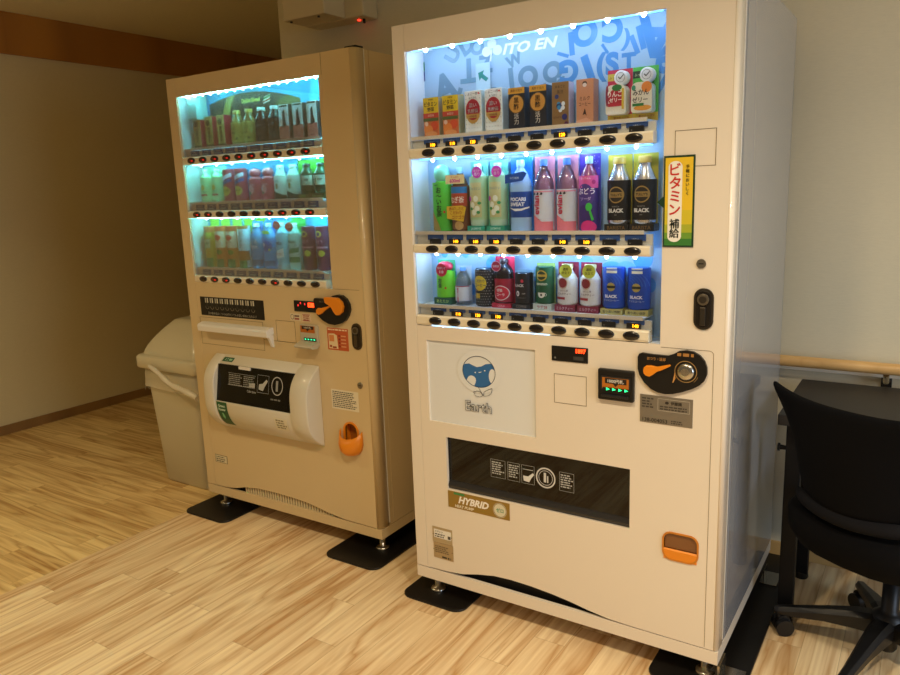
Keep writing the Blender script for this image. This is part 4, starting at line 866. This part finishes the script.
b = MB(); b.disc(-.012, .124, .016, .016, -.0265, -.0255, mat('#b82444', .4), 22); A = Art(b, -.012, .124, -.0265); A.ring(0, 0, .0155, .0155, .0015, '#e0c8c8'); A.text('強炭酸', 0, 0, .007, '#f0e0e0', w=.024); b.build('round_tag', r0)
put(r0, 'R', .292, .070, 1.003, 'dark cola bottle on a crimson card', 'drink bottle', 'bottom')
def a_bl0(a): a.ell(.10, .72, .08, .055, '#c03048'); a.text('BLACK', -.10, .58, .085, '#dcdcdc', w=.66, bold=.03); a.text('0', -.16, .33, .17, '#e4e4e4', bold=.04); a.text('無糖', .18, .33, .05, '#9a9a9a'); a.text('ブラックコーヒー', 0, .20, .04, '#8a8a8a', w=.8)
r0 = bottle('coffee_can', .058, .113, 'can', '#1b1c1f', '#888888', (.02, .95, '#1b1c1f'), a_bl0, back='#8fb4cc', base=(.13, '#24201f', 'COFFEE', '#8a7a6a')); put(r0, 'R', .364, .059, 1.003, 'plain black coffee can marked with a zero', 'coffee can', 'bottom')
def a_grn(a): a.ell(0, .74, .30, .14, '#b89a3c', seg=22); a.ell(0, .74, .25, .11, '#2a3a20', seg=22); a.rect(-.28, .71, .28, .77, '#b89a3c'); a.text('ESPRESSO', 0, .52, .055, '#d8e0c8', w=.75, bold=.03); a.ell(0, .26, .20, .10, '#e8e8dc', a0=180, a1=360); a.rect(-.2, .26, .2, .30, '#e8e8dc'); a.ell(0, .24, .06, .03, '#2a1c10'); a.ring(.22, .25, .07, .04, .02, '#e8e8dc')
r0 = bottle('coffee_can', .058, .134, 'can', '#1c5a38', '#888888', (.02, .95, '#1c5a38'), a_grn, back='#a8c46a', base=(.14, '#d0d8c8', 'ラテ28', '#b02c34')); put(r0, 'R', .430, .062, 1.003, 'dark green coffee can with a white cup', 'coffee can', 'bottom')
def a_mil(a): a.ell(-.08, .55, .22, .12, '#8a2c30'); a.ring(-.08, .55, .25, .14, .02, '#c09a58'); a.text('ほうじ茶', 0, .36, .05, '#5a3a34', w=.6); a.text('ミルクティー', 0, .28, .055, '#5a3a34', w=.76, bold=.03); a.rect(-.45, .14, .05, .20, '#a03038')
r0 = bottle('milk_tea_bottle', .062, .138, 'can_bottle', '#e0dcd0', '#cfc890', (.04, .66, '#dfe0dc'), a_mil, back='#84243c', base=(.14, '#8a2438', 'ミルクティー', '#d8b0b4'))
b = MB(); b.disc(.006, .116, .019, .019, -.0265, -.0255, mat('#c8cc44', .4), 24); A = Art(b, .006, .116, -.0265); A.text('濃厚', 0, .005, .008, '#4a5a1c', w=.02, bold=.03); A.text('仕立て', 0, -.005, .008, '#4a5a1c', w=.026, bold=.03); b.build('round_tag', r0)
put(r0, 'R', .499, .064, 1.003, 'white and maroon milk tea bottle', 'tea bottle', 'bottom', 'left', 'milk tea bottles on maroon cards')
r1 = dup(r0); put(r1, 'R', .568, .064, 1.003, 'white and maroon milk tea bottle', 'tea bottle', 'bottom', 'right', 'milk tea bottles on maroon cards')
def a_blu(a):
    for k in range(6): a.ring(-.5, .55, .4 + .12 * k, .16 + .05 * k, .015, '#3f78cc', a0=0, a1=70, seg=10); a.n -= 1
    a.n += 1; a.rect(-.22, .84, .26, .90, '#e8e4c8'); a.rect(-.22, .93, .26, .97, '#e8e4c8'); a.ell(0, .52, .19, .10, '#b8a858'); a.rect(-.2, .49, .2, .55, '#2a2c20'); a.text('BLACK', 0, .30, .075, '#e8ecf2', w=.62, bold=.05); a.text('アイスコーヒー', 0, .205, .045, '#c8d8f0', w=.74)
r0 = bottle('coffee_can', .062, .132, 'can', '#1c4cb0', '#c0c4c8', (.03, .96, '#1a4ab0'), a_blu, base=(.12, '#c8bc6c', '香り高い微糖', '#2a2c20'), wf=.98)
put(r0, 'R', .637, .063, 1.003, 'blue coffee can on a gold stand', 'coffee can', 'bottom', 'left', 'blue coffee cans')
r1 = dup(r0); put(r1, 'R', .707, .063, 1.003, 'blue coffee can on a gold stand', 'coffee can', 'bottom', 'right', 'blue coffee cans')

# --- left machine (smaller in the photo)
def a_gold(a): a.rect(-.5, 0, .5, .12, '#5c4a30'); a.ell(-.05, .80, .26, .10, '#4a3a24'); a.vtext('微糖珈琲', 0, .66, .11, '#4a3a20', bold=.04, w=.4)
r0 = carton('coffee_carton', .044, .123, .040, '#b8a564', a_gold, side='#b82c44')
names = ['leftmost', 'second', 'third']
G = 'gold coffee packs with red sides'
for i, x in enumerate((.083, .155, .226)):
    o = r0 if i == 0 else dup(r0); put(o, 'L', x, .044, 1.5535, 'gold coffee pack with a red side' + ('' if i == 0 else ' from the left'), 'coffee carton', 'top', names[i], G)
def a_gb(a): a.text('香る', 0, .5, .10, '#6a5a2c', w=.5); a.text('微糖', 0, .36, .08, '#6a5a2c', w=.4); a.ell(.25, .2, .08, .04, '#5c4a24')
r0 = bottle('coffee_bottle', .060, .134, 'can_bottle', '#8a7a44', '#c8a848', (.10, .66, '#b5a25c'), a_gb)
put(r0, 'L', .293, .062, 1.5535, 'gold coffee bottle', 'coffee bottle', 'top', 'left', 'gold coffee bottles'); r1 = dup(r0); put(r1, 'L', .361, .062, 1.5535, 'gold coffee bottle', 'coffee bottle', 'top', 'right', 'gold coffee bottles')
def a_bb(a): a.text('BLACK', 0, .5, .07, '#8a9a98', w=.6); a.ring(-.15, .2, .12, .08, .02, '#6a7a78'); a.ring(.15, .2, .12, .08, .02, '#6a7a78')
r0 = bottle('coffee_bottle', .062, .134, 'can_bottle', '#1c2a2c', '#c4ccc8', (.06, .66, '#1d2c2e'), a_bb)
put(r0, 'L', .428, .064, 1.5535, 'black coffee bottle with silver cap', 'coffee bottle', 'top', 'left', 'black coffee bottles'); r1 = dup(r0); put(r1, 'L', .498, .064, 1.5535, 'black coffee bottle with silver cap', 'coffee bottle', 'top', 'right', 'black coffee bottles')
def a_pk(a): a.rect(-.5, 0, .5, .42, '#c06a5c'); a.rect(-.4, .93, .4, .98, '#3a3a3a'); a.poly([(-.10, .80), (.12, .86), (.16, .62), (.28, .44), (-.18, .36), (-.12, .56)], '#2c2a2c'); a.text('カフェオレ', 0, .22, .06, '#8a3a34', w=.7); a.text('贅沢', 0, .12, .06, '#8a3a34', w=.5)
r0 = carton('coffee_carton', .050, .131, .040, '#d8ddda', a_pk, side='#4a4238')
for i, x in enumerate((.571, .641, .712)):
    o = r0 if i == 0 else dup(r0); put(o, 'L', x, .050, 1.5535, 'white and salmon coffee pack', 'coffee carton', 'top', ('left', 'middle', 'right')[i], 'white and salmon coffee packs')
def a_lg(a): a.ell(0, .45, .2, .08, '#d8b848'); a.text('レモン', 0, .33, .08, '#3a8a5a', w=.6); a.rect(-.35, .20, .35, .26, '#c85a5a')
r0 = bottle('water_bottle', .058, .134, 'slim', '#a8e4b0', '#c8f0c0', (.08, .75, '#b4e8b0'), a_lg)
put(r0, 'L', .080, .060, 1.340, 'pale green lemon water bottle', 'drink bottle', 'middle', 'left', 'pale green lemon water bottles'); r1 = dup(r0); put(r1, 'L', .147, .060, 1.340, 'pale green lemon water bottle', 'drink bottle', 'middle', 'right', 'pale green lemon water bottles')
def a_st(a): a.poly([(-.48, .70), (.48, .86), (.48, .74), (-.48, .58)], '#d8dce8'); a.poly([(-.48, .55), (.48, .70), (.48, .60), (-.48, .45)], '#3c5c9c'); a.ell(0, .32, .40, .14, '#c8c05a'); a.text('ピーチ', 0, .33, .09, '#3a3a1c', w=.6)
r0 = bottle('juice_can', .054, .132, 'can', '#b44a5c', '#888888', (.03, .96, '#b8485a'), a_st)
put(r0, 'L', .218, .060, 1.340, 'slim red can with diagonal stripes', 'juice can', 'middle', 'left', 'slim striped red cans'); r1 = dup(r0); put(r1, 'L', .288, .060, 1.340, 'slim red can with diagonal stripes', 'juice can', 'middle', 'right', 'slim striped red cans')
def a_pe(a): a.ell(-.1, .35, .3, .14, '#e8b0b0'); a.ell(-.2, .24, .14, .05, '#4a7a4a'); a.text('もも', .1, .5, .08, '#f8e0e0', w=.4)
r0 = bottle('peach_drink_bottle', .062, .124, 'round_cap', '#c84a58', '#e0707c', (.02, .66, '#c85060'), a_pe)
put(r0, 'L', .367, .064, 1.340, 'pink peach drink bottle with round cap', 'drink bottle', 'middle', 'left', 'pink peach drink bottles'); r1 = dup(r0); put(r1, 'L', .438, .064, 1.340, 'pink peach drink bottle with round cap', 'drink bottle', 'middle', 'right', 'pink peach drink bottles')
def a_wc(a): a.rect(-.5, .04, .5, .14, '#2c3a30'); a.poly([(-.45, .28), (0, .22), (.45, .14), (-.45, .14)], '#2c3a30'); a.ell(0, .40, .12, .09, '#a88a4a'); a.text('珈琲', 0, .54, .08, '#3a3a34', w=.5)
r0 = bottle('coffee_bottle', .062, .130, 'can_bottle', '#cfe4dc', '#dfe8e0', (.04, .68, '#dce8e0'), a_wc)
put(r0, 'L', .505, .064, 1.340, 'white coffee bottle with black wave', 'coffee bottle', 'middle', 'left', 'white coffee bottles'); r1 = dup(r0); put(r1, 'L', .572, .064, 1.340, 'white coffee bottle with black wave', 'coffee bottle', 'middle', 'right', 'white coffee bottles')
def a_gt(a): a.rect(-.5, .28, .5, .60, '#c0ccc0'); a.ell(-.22, .46, .16, .19, '#1c3024'); a.vtext('茶葉', -.22, .60, .13, '#d8e0d4', w=.2, bold=.04); a.text('無糖', .22, .46, .08, '#2c3a30', w=.3)
r0 = bottle('tea_bottle', .062, .129, 'can_bottle', '#20482c', '#152019', (.10, .66, '#1c3c26'), a_gt, base=(.15, '#4a4420', '深い味わい', '#9a8c3c'))
put(r0, 'L', .641, .066, 1.340, 'dark green bottle with black cap', 'tea bottle', 'middle', 'left', 'dark green bottles with black caps'); r1 = dup(r0); put(r1, 'L', .710, .066, 1.340, 'dark green bottle with black cap', 'tea bottle', 'middle', 'right', 'dark green bottles with black caps')
# bottom shelf of the left machine
def shaped(name, w_, h_, prof, c, la, fn, **k): return bottle(name, w_, h_, prof, c, k.pop('cap', '#e0e8e8'), la, fn, **k)
def a_b1(a): a.rect(-.5, .82, .5, .95, '#c87848'); a.rect(-.5, .66, .5, .82, '#a8b43c'); a.rect(-.3, .45, .3, .66, '#b8d4c4'); a.text('緑茶', 0, .56, .08, '#2c4a38', w=.3); a.rect(-.4, .0, .4, .22, '#2c7a48')
r0 = shaped('juice_bottle', .058, .175, 'can', '#b8a83c', (.02, .96, '#bcae40'), a_b1); put(r0, 'L', .072, .060, 1.0755, 'slim yellow juice bottle with a green base', 'juice bottle', 'bottom', 'leftmost')
def a_b2(a): a.rect(-.5, .86, .5, .96, '#d86a3a'); a.rect(-.5, .46, .5, .84, '#e8d8c0'); a.ell(0, .70, .3, .07, '#d8483a'); a.text('ミックス', 0, .60, .07, '#7a3024', w=.6); a.ell(.1, .36, .24, .06, '#4a7a2c'); a.rect(-.4, .0, .4, .20, '#2c7a48')
r0 = shaped('juice_bottle', .058, .175, 'can', '#c87c34', (.02, .96, '#c87c38'), a_b2)
put(r0, 'L', .139, .060, 1.0755, 'orange and white fruit juice bottle', 'juice bottle', 'bottom', 'left', 'orange and white juice bottles'); r1 = dup(r0); put(r1, 'L', .208, .060, 1.0755, 'orange and white fruit juice bottle', 'juice bottle', 'bottom', 'right', 'orange and white juice bottles')
def a_b4(a): a.rect(-.5, .90, .5, .97, '#d88848'); a.rect(-.5, .40, .5, .90, '#c8e4f0'); a.vtext('さらり', .0, .82, .11, '#24343c', w=.3, bold=.04); a.rect(-.5, .18, .5, .40, '#a8743c'); a.rect(-.4, .0, .4, .18, '#2c7a48')
r0 = shaped('juice_bottle', .060, .174, 'can', '#a8743c', (.02, .97, '#bcd8e4'), a_b4); put(r0, 'L', .275, .064, 1.0755, 'pale blue and brown juice bottle', 'juice bottle', 'bottom')
def a_b5(a): a.text('い・ろ', 0, .60, .10, '#e0f0fa', w=.6, bold=.03); a.text('天然水', 0, .48, .08, '#e0f0fa', w=.66, bold=.03); a.ell(0, .80, .1, .03, '#1c3a5c'); a.rect(-.5, .06, .5, .20, '#1f5c7c')
r0 = shaped('water_bottle', .062, .185, 'slim', '#3c8cc0', (.05, .72, '#4a98c8'), a_b5, back='#2a86d8'); put(r0, 'L', .349, .064, 1.0755, 'blue water bottle with white writing', 'water bottle', 'bottom')
def a_b6(a): a.ell(.1, .50, .34, .12, '#1c5cb0'); a.text('P', -.12, .52, .10, '#e8f4fa', bold=.05); a.ell(.28, .42, .07, .025, '#b8e048'); a.rect(-.5, .06, .5, .18, '#2a6c94')
r0 = shaped('water_bottle', .062, .185, 'slim', '#4ca4dc', (.05, .70, '#4aa0d8'), a_b6, back='#1f8ce8')
b = MB(); b.box(-.012, .026, -.0265, -.0255, .137, .149, mat('#b8e048', .4)); b.build('neck_tag', r0)
put(r0, 'L', .417, .064, 1.0755, 'blue bottle with a large letter P', 'drink bottle', 'bottom')
def a_b7(a): a.rect(-.5, .0, .5, .10, '#a8ccd8'); a.text('MIU', 0, .56, .07, '#2c4a6c', w=.6, bold=.04); a.poly([(-.4, .22), (.35, .27), (.35, .46), (-.4, .38)], '#eef4f4'); a.text('ミネラル', 0, .33, .06, '#c0483c', w=.5)
r0 = shaped('water_bottle', .060, .186, 'slim', '#8cc8e0', (.03, .78, '#90cce4'), a_b7, back='#5cc4e4')
b = MB(); b.disc(-.002, .170, .020, .016, -.0265, -.0255, mat('#d84a3c', .4), 22); A = Art(b, -.002, .170, -.0265); A.text('おいしい', 0, .003, .006, '#f8e0dc', w=.03); A.text('水', 0, -.006, .007, '#f8e0dc'); b.build('round_tag', r0)
put(r0, 'L', .489, .064, 1.0755, 'pale blue water bottle with a red disc', 'water bottle', 'bottom')
def a_b8(a): a.text('SPARK', 0, .60, .06, '#2c4a3c', w=.7, bold=.04); a.ring(0, .55, .34, .10, .03, '#2c4a3c', a0=180, a1=360); a.poly([(-.46, .42), (.46, .48), (.46, .38), (-.46, .34)], '#2c8a58'); a.rect(-.48, .16, .48, .28, '#2c8a58')
r0 = shaped('water_bottle', .060, .184, 'slim', '#a8d8d0', (.03, .78, '#b0dcd4'), a_b8, back='#38c458')
b = MB(); b.disc(-.002, .164, .020, .018, -.0265, -.0255, mat('#d85a44', .4), 22); A = Art(b, -.002, .164, -.0265); A.text('強炭酸', 0, .0, .008, '#f8e0dc', w=.03); b.build('round_tag', r0)
put(r0, 'L', .556, .064, 1.0755, 'green-striped sparkling water bottle with a red disc', 'water bottle', 'bottom')
def a_b9(a): a.ell(0, .80, .26, .07, '#c8c048'); a.ell(0, .80, .14, .04, '#4a2c5a'); a.text('ぶどう', 0, .64, .07, '#d8b8c8', w=.6); a.rect(-.5, .49, .5, .53, '#c08a9a'); a.ell(.18, .38, .22, .07, '#c8c848'); a.ell(-.15, .20, .26, .10, '#2c1430')
r0 = shaped('grape_drink_bottle', .056, .170, 'can', '#6a2848', (.02, .96, '#6e2a4a'), a_b9)
put(r0, 'L', .630, .058, 1.0755, 'dark purple grape drink bottle', 'drink bottle', 'bottom', 'left', 'dark purple grape drink bottles'); r1 = dup(r0); put(r1, 'L', .702, .058, 1.0755, 'dark purple grape drink bottle', 'drink bottle', 'bottom', 'right', 'dark purple grape drink bottles')

# ------------------------------------------------------------------ waste bin
BIN = mat('#cdc6ab', .38, name='bin_grey'); BIN2 = mat('#cbc3a6', .30, coat=.2, name='bin_lid')
t = empty('waste_bin', (-1.565, .42, 0)); tag(t, 'grey-beige swing-lid waste bin beside the left vending machine', 'bin')
def rr_loop(hx, hy, r, z, n=5):
    return [(x, y, z) for x, y in rrect(-hx, hx, -hy, hy, r, r, n)]
def loft(b, loops, m, cap0=True, cap1=True, smooth=True):
    n = len(loops[0]); vs = [v for l in loops for v in l]
    fs = [[j * n + i, j * n + (i + 1) % n, (j + 1) * n + (i + 1) % n, (j + 1) * n + i] for j in range(len(loops) - 1) for i in range(n)]
    b.add(vs, fs, m, smooth)
    if cap0: b.add(loops[0], [list(range(n))[::-1]], m)
    if cap1: b.add(loops[-1], [list(range(n))], m)
b = MB(); loft(b, [rr_loop(.150, .155, .03, 0), rr_loop(.156, .165, .032, .012), rr_loop(.190, .190, .035, .56), rr_loop(.192, .192, .035, .59)], BIN); b.build('body', t)
b = MB(); loft(b, [rr_loop(.218, .212, .03, .578), rr_loop(.222, .216, .03, .584), rr_loop(.222, .216, .03, .630), rr_loop(.216, .210, .03, .638), rr_loop(.208, .200, .03, .641)], BIN2); b.build('rim', t)
b = MB(); lp = []
for q in range(9):
    f = q / 8; z = .640 + .155 * f ** .9; hx = .200 - .100 * f ** 1.5; hy = .190 - .105 * f ** 1.2; lp.append(rr_loop(hx, hy, .028 + .03 * f, z))
lp.append(rr_loop(.070, .06, .05, .800)); loft(b, lp, BIN2); b.build('lid_dome', t)
b = MB(); n = 18; arc = [(-.10 + .215 * (k / n), .72 + .105 * math.sin(pi * k / n) ** .75) for k in range(n + 1)]
arc = [(-.165, .700)] + [(-.165 + .30 * k / n, .700 + .118 * math.sin(pi * (k + .6) / (n + 1.2)) ** .6) for k in range(n + 1)] + [(.135, .700)]
b.prism(arc, .02, .13, BIN2, smooth=True); b.build('swing_flap', t, bevel=.006)
# bag folded over the edge
bagm = mat('#e0d8c0', .25, name='clear_bag'); bagm = bagm.copy(); bagm.name = 'translucent_bag'; bagm.node_tree.nodes['Principled BSDF'].inputs['Alpha'].default_value = .55
bagt = mat('#e6dfca', .22, name='bag_twist').copy(); bagt.node_tree.nodes['Principled BSDF'].inputs['Alpha'].default_value = .8
b = MB(); rr = random.Random(3); lps = []
base = rrect(-.195, .195, -.195, .195, .035, .035, 10)
for j, z in enumerate((.585, .56, .53, .505, .492)):
    lp_ = []
    for i, (x, y) in enumerate(base):
        s_ = 1 + .010 * j + rr.uniform(-.006, .012) * (j > 0); dip = -.035 * (j / 4) * math.sin(i * .5) ** 2
        lp_.append((x * s_, y * s_, z + dip))
    lps.append(lp_)
loft(b, lps, bagm, False, False); b.build('bag_edge', t)
b = MB(); pts = []; 
for k in range(13):
    f = k / 12; pts.append((-.085 + .33 * f, -.232 - .008 * math.sin(pi * f), .600 - .115 * f ** .8 + .012 * math.sin(9 * f) * (1 - f)))
b.tube(pts, [.008 + .006 * math.sin(k * 1.1) ** 2 + .006 * (k / 12) for k in range(13)], bagt, 8); b.build('bag_handle', t, subsurf=1)

# ------------------------------------------------------------------ desk
DK = mat('#131315', .5, noise=300, name='black_laminate'); DKL = mat('#08080a', .55, name='black_steel', spec=.25)
t = empty('desk', (1.05, .345, 0)); tag(t, 'black narrow desk against the back wall behind the office chair', 'desk')
MB().box(0, 1.20, 0, .445, .658, .690, DK, .002).build('desk_top', t)
for x in (.015, 1.11):
    for y in (.085, .405):
        b = MB(); b.box(x - .0, x + .042, y - .018, y + .018, .02, .658, DKL, .002); lg = b.build('leg', t); MB().lathe([(.022, .0), (.024, .004), (.022, .022)], x + .021, y, BLK, 16).build('foot', lg)
    MB().box(x + .006, x + .036, .103, .387, .600, .640, DKL, .002).build('side_rail', t)
    b = MB(); b.tube([(x - .022, .085, .565), (x + .002, .085, .565)], [.008, .006], DKL, 10); b.tube([(x - .024, .085, .565), (x - .018, .085, .565)], .012, DKL, 12); b.build('knob', t)
MB().box(.09, 1.108, .395, .405, .42, .655, DKL, .001).build('modesty_panel', t) if False else None
MB().box(.087, 1.11, .39, .42, .60, .655, DKL, .001).build('rear_rail', t)

# ------------------------------------------------------------------ office chair
ch = empty('office_chair', (1.360, .372, 0), radians(-29)); tag(ch, 'black office chair turned towards the desk', 'chair')
# local axes: +y faces the desk, +x to the right, -x is the left side seen nearest the machine
FAB = mat('#08080a', .95, noise=500, name='black_mesh_fabric', spec=.12); PLS = mat('#0e0e10', .42, name='black_nylon')
b = MB(); b.lathe([(.020, .035), (.026, .045), (.026, .12), (.040, .125), (.044, .100), (.044, .140), (.030, .150), (.022, .16), (.022, .24), (.014, .24), (.014, .31)], 0, 0, PLS, 20); b.build('gas_column', ch)
for k in range(5):
    a_ = radians(180 + 29 + 72 * k); d = Vector((cos(a_), sin(a_), 0)); n_ = Vector((-d.y, d.x, 0))
    b = MB(); secs = []
    for s_, wd, zt, zb in ((.030, .030, .140, .085), (.08, .027, .135, .085), (.16, .021, .117, .080), (.24, .016, .096, .066), (.285, .015, .085, .062), (.296, .010, .080, .066)):
        c = d * s_; secs.append([tuple(c + n_ * wd * .95 + Vector((0, 0, zb))), tuple(c + n_ * wd + Vector((0, 0, zt - .012))), tuple(c + n_ * wd * .55 + Vector((0, 0, zt))), tuple(c - n_ * wd * .55 + Vector((0, 0, zt))), tuple(c - n_ * wd + Vector((0, 0, zt - .012))), tuple(c - n_ * wd * .95 + Vector((0, 0, zb)))])
    loft(b, secs, PLS, smooth=False); arm = b.build('base_arm', ch, bevel=.002)
    b = MB(); c = d * .272; ax = Vector((cos(a_ + .5), sin(a_ + .5), 0)); sd = Vector((-ax.y, ax.x, 0))
    for s_ in (-1, 1):
        b.tube([c + sd * s_ * .008 + Vector((0, 0, .026)), c + sd * s_ * .026 + Vector((0, 0, .026))], .0258, PLS, 20)
    b.tube([c + Vector((0, 0, .026)) - sd * .01, c + Vector((0, 0, .026)) + sd * .01], .012, PLS, 10); b.tube([c + Vector((0, 0, .03)), c + Vector((0, 0, .068))], .008, PLS, 8); b.tube([c - sd * .014 + Vector((0, 0, .045)), c + sd * .014 + Vector((0, 0, .045))], .018, PLS, 12); b.build('caster', arm)
def sup(hx, hy, z, cy, bow, n=32, p=3.2):
    L_ = []
    for i in range(n):
        q = 2 * pi * i / n; c, s_ = cos(q), sin(q); x = hx * abs(c) ** (2 / p) * (1 if c >= 0 else -1); y = hy * abs(s_) ** (2 / p) * (1 if s_ >= 0 else -1)
        L_.append((x, cy + y, z + bow * (x / hx) ** 2))
    return L_
b = MB(); loft(b, [sup(.08, .08, .318, 0, .0), sup(.17, .17, .326, -.01, .01), sup(.205, .222, .352, -.012, .014), sup(.222, .245, .395, -.015, .012), sup(.224, .248, .440, -.015, .010), sup(.212, .235, .458, -.01, .008), sup(.16, .15, .463, 0, .004), sup(.05, .05, .462, 0, 0)], FAB); b.build('seat', ch)
MB().box(-.08, .08, -.10, .10, .300, .322, PLS, .006).build('tilt_mechanism', ch)
# backrest: wide at the top with swept-out corners, narrower at the waist, curved round the sitter
b = MB(); nu, nv = 22, 14; front = []; back = []
def bw(v):      # half width along height 0..1
    return .150 + .022 * v + .082 * max(0, (v - .40) / .60) ** 1.8
for side in (0, 1):
    for j in range(nv + 1):
        v = j / nv
        for i in range(nu + 1):
            u = -1 + 2 * i / nu; hw = bw(v) - (.014 if j == nv and abs(u) == 1 else 0); x = u * hw
            z = .500 + .285 * v + (.024 * abs(u) ** 3 * v ** 3) - (.008 if j == nv and abs(u) == 1 else 0) + .016 * (abs(u) ** 2) * (1 - v) - .0 
            y = -.245 + .055 * u * u - .030 * v + .03 * (1 - abs(2 * v - 1)) * -.4
            th = .020 * (1 - .35 * abs(u) ** 4) * (1 - .25 * (abs(2 * v - 1)) ** 4)
            (front if side == 0 else back).append((x, y + (th if side == 0 else -th), z))
n1 = len(front); vs = front + back; fs = []; W_ = nu + 1
for j in range(nv):
    for i in range(nu):
        a0 = j * W_ + i; fs.append([a0, a0 + 1, a0 + W_ + 1, a0 + W_]); fs.append([n1 + a0, n1 + a0 + W_, n1 + a0 + W_ + 1, n1 + a0 + 1])
for i in range(nu): fs.append([i, n1 + i, n1 + i + 1, i + 1]); q = nv * W_ + i; fs.append([q, q + 1, n1 + q + 1, n1 + q])
for j in range(nv): q = j * W_; fs.append([q, q + W_, n1 + q + W_, n1 + q]); q += nu; fs.append([q, n1 + q, n1 + q + W_, q + W_])
b.add(vs, fs, FAB, True); b.build('backrest', ch, subsurf=1)
# padded rear bar below the backrest that joins it to the seat
b = MB(); pts = [(-.158 + .316 * k / 12, -.250 + .05 * ((k - 6) / 6) ** 2, .490 + .012 * ((k - 6) / 6) ** 2) for k in range(13)]
b.tube(pts, [.010] + [.021] * 11 + [.010], mat('#131316', .9, name='black_padded_bar', spec=.15), 12); b.build('lumbar_bar', ch, subsurf=1)
b = MB()
for x in (-.04, .04): b.tube([(x, -.20, .48), (x, -.20, .44), (x * .9, -.17, .38), (x * .7, -.08, .340)], .011, PLS, 8)
b.build('back_bracket', ch)
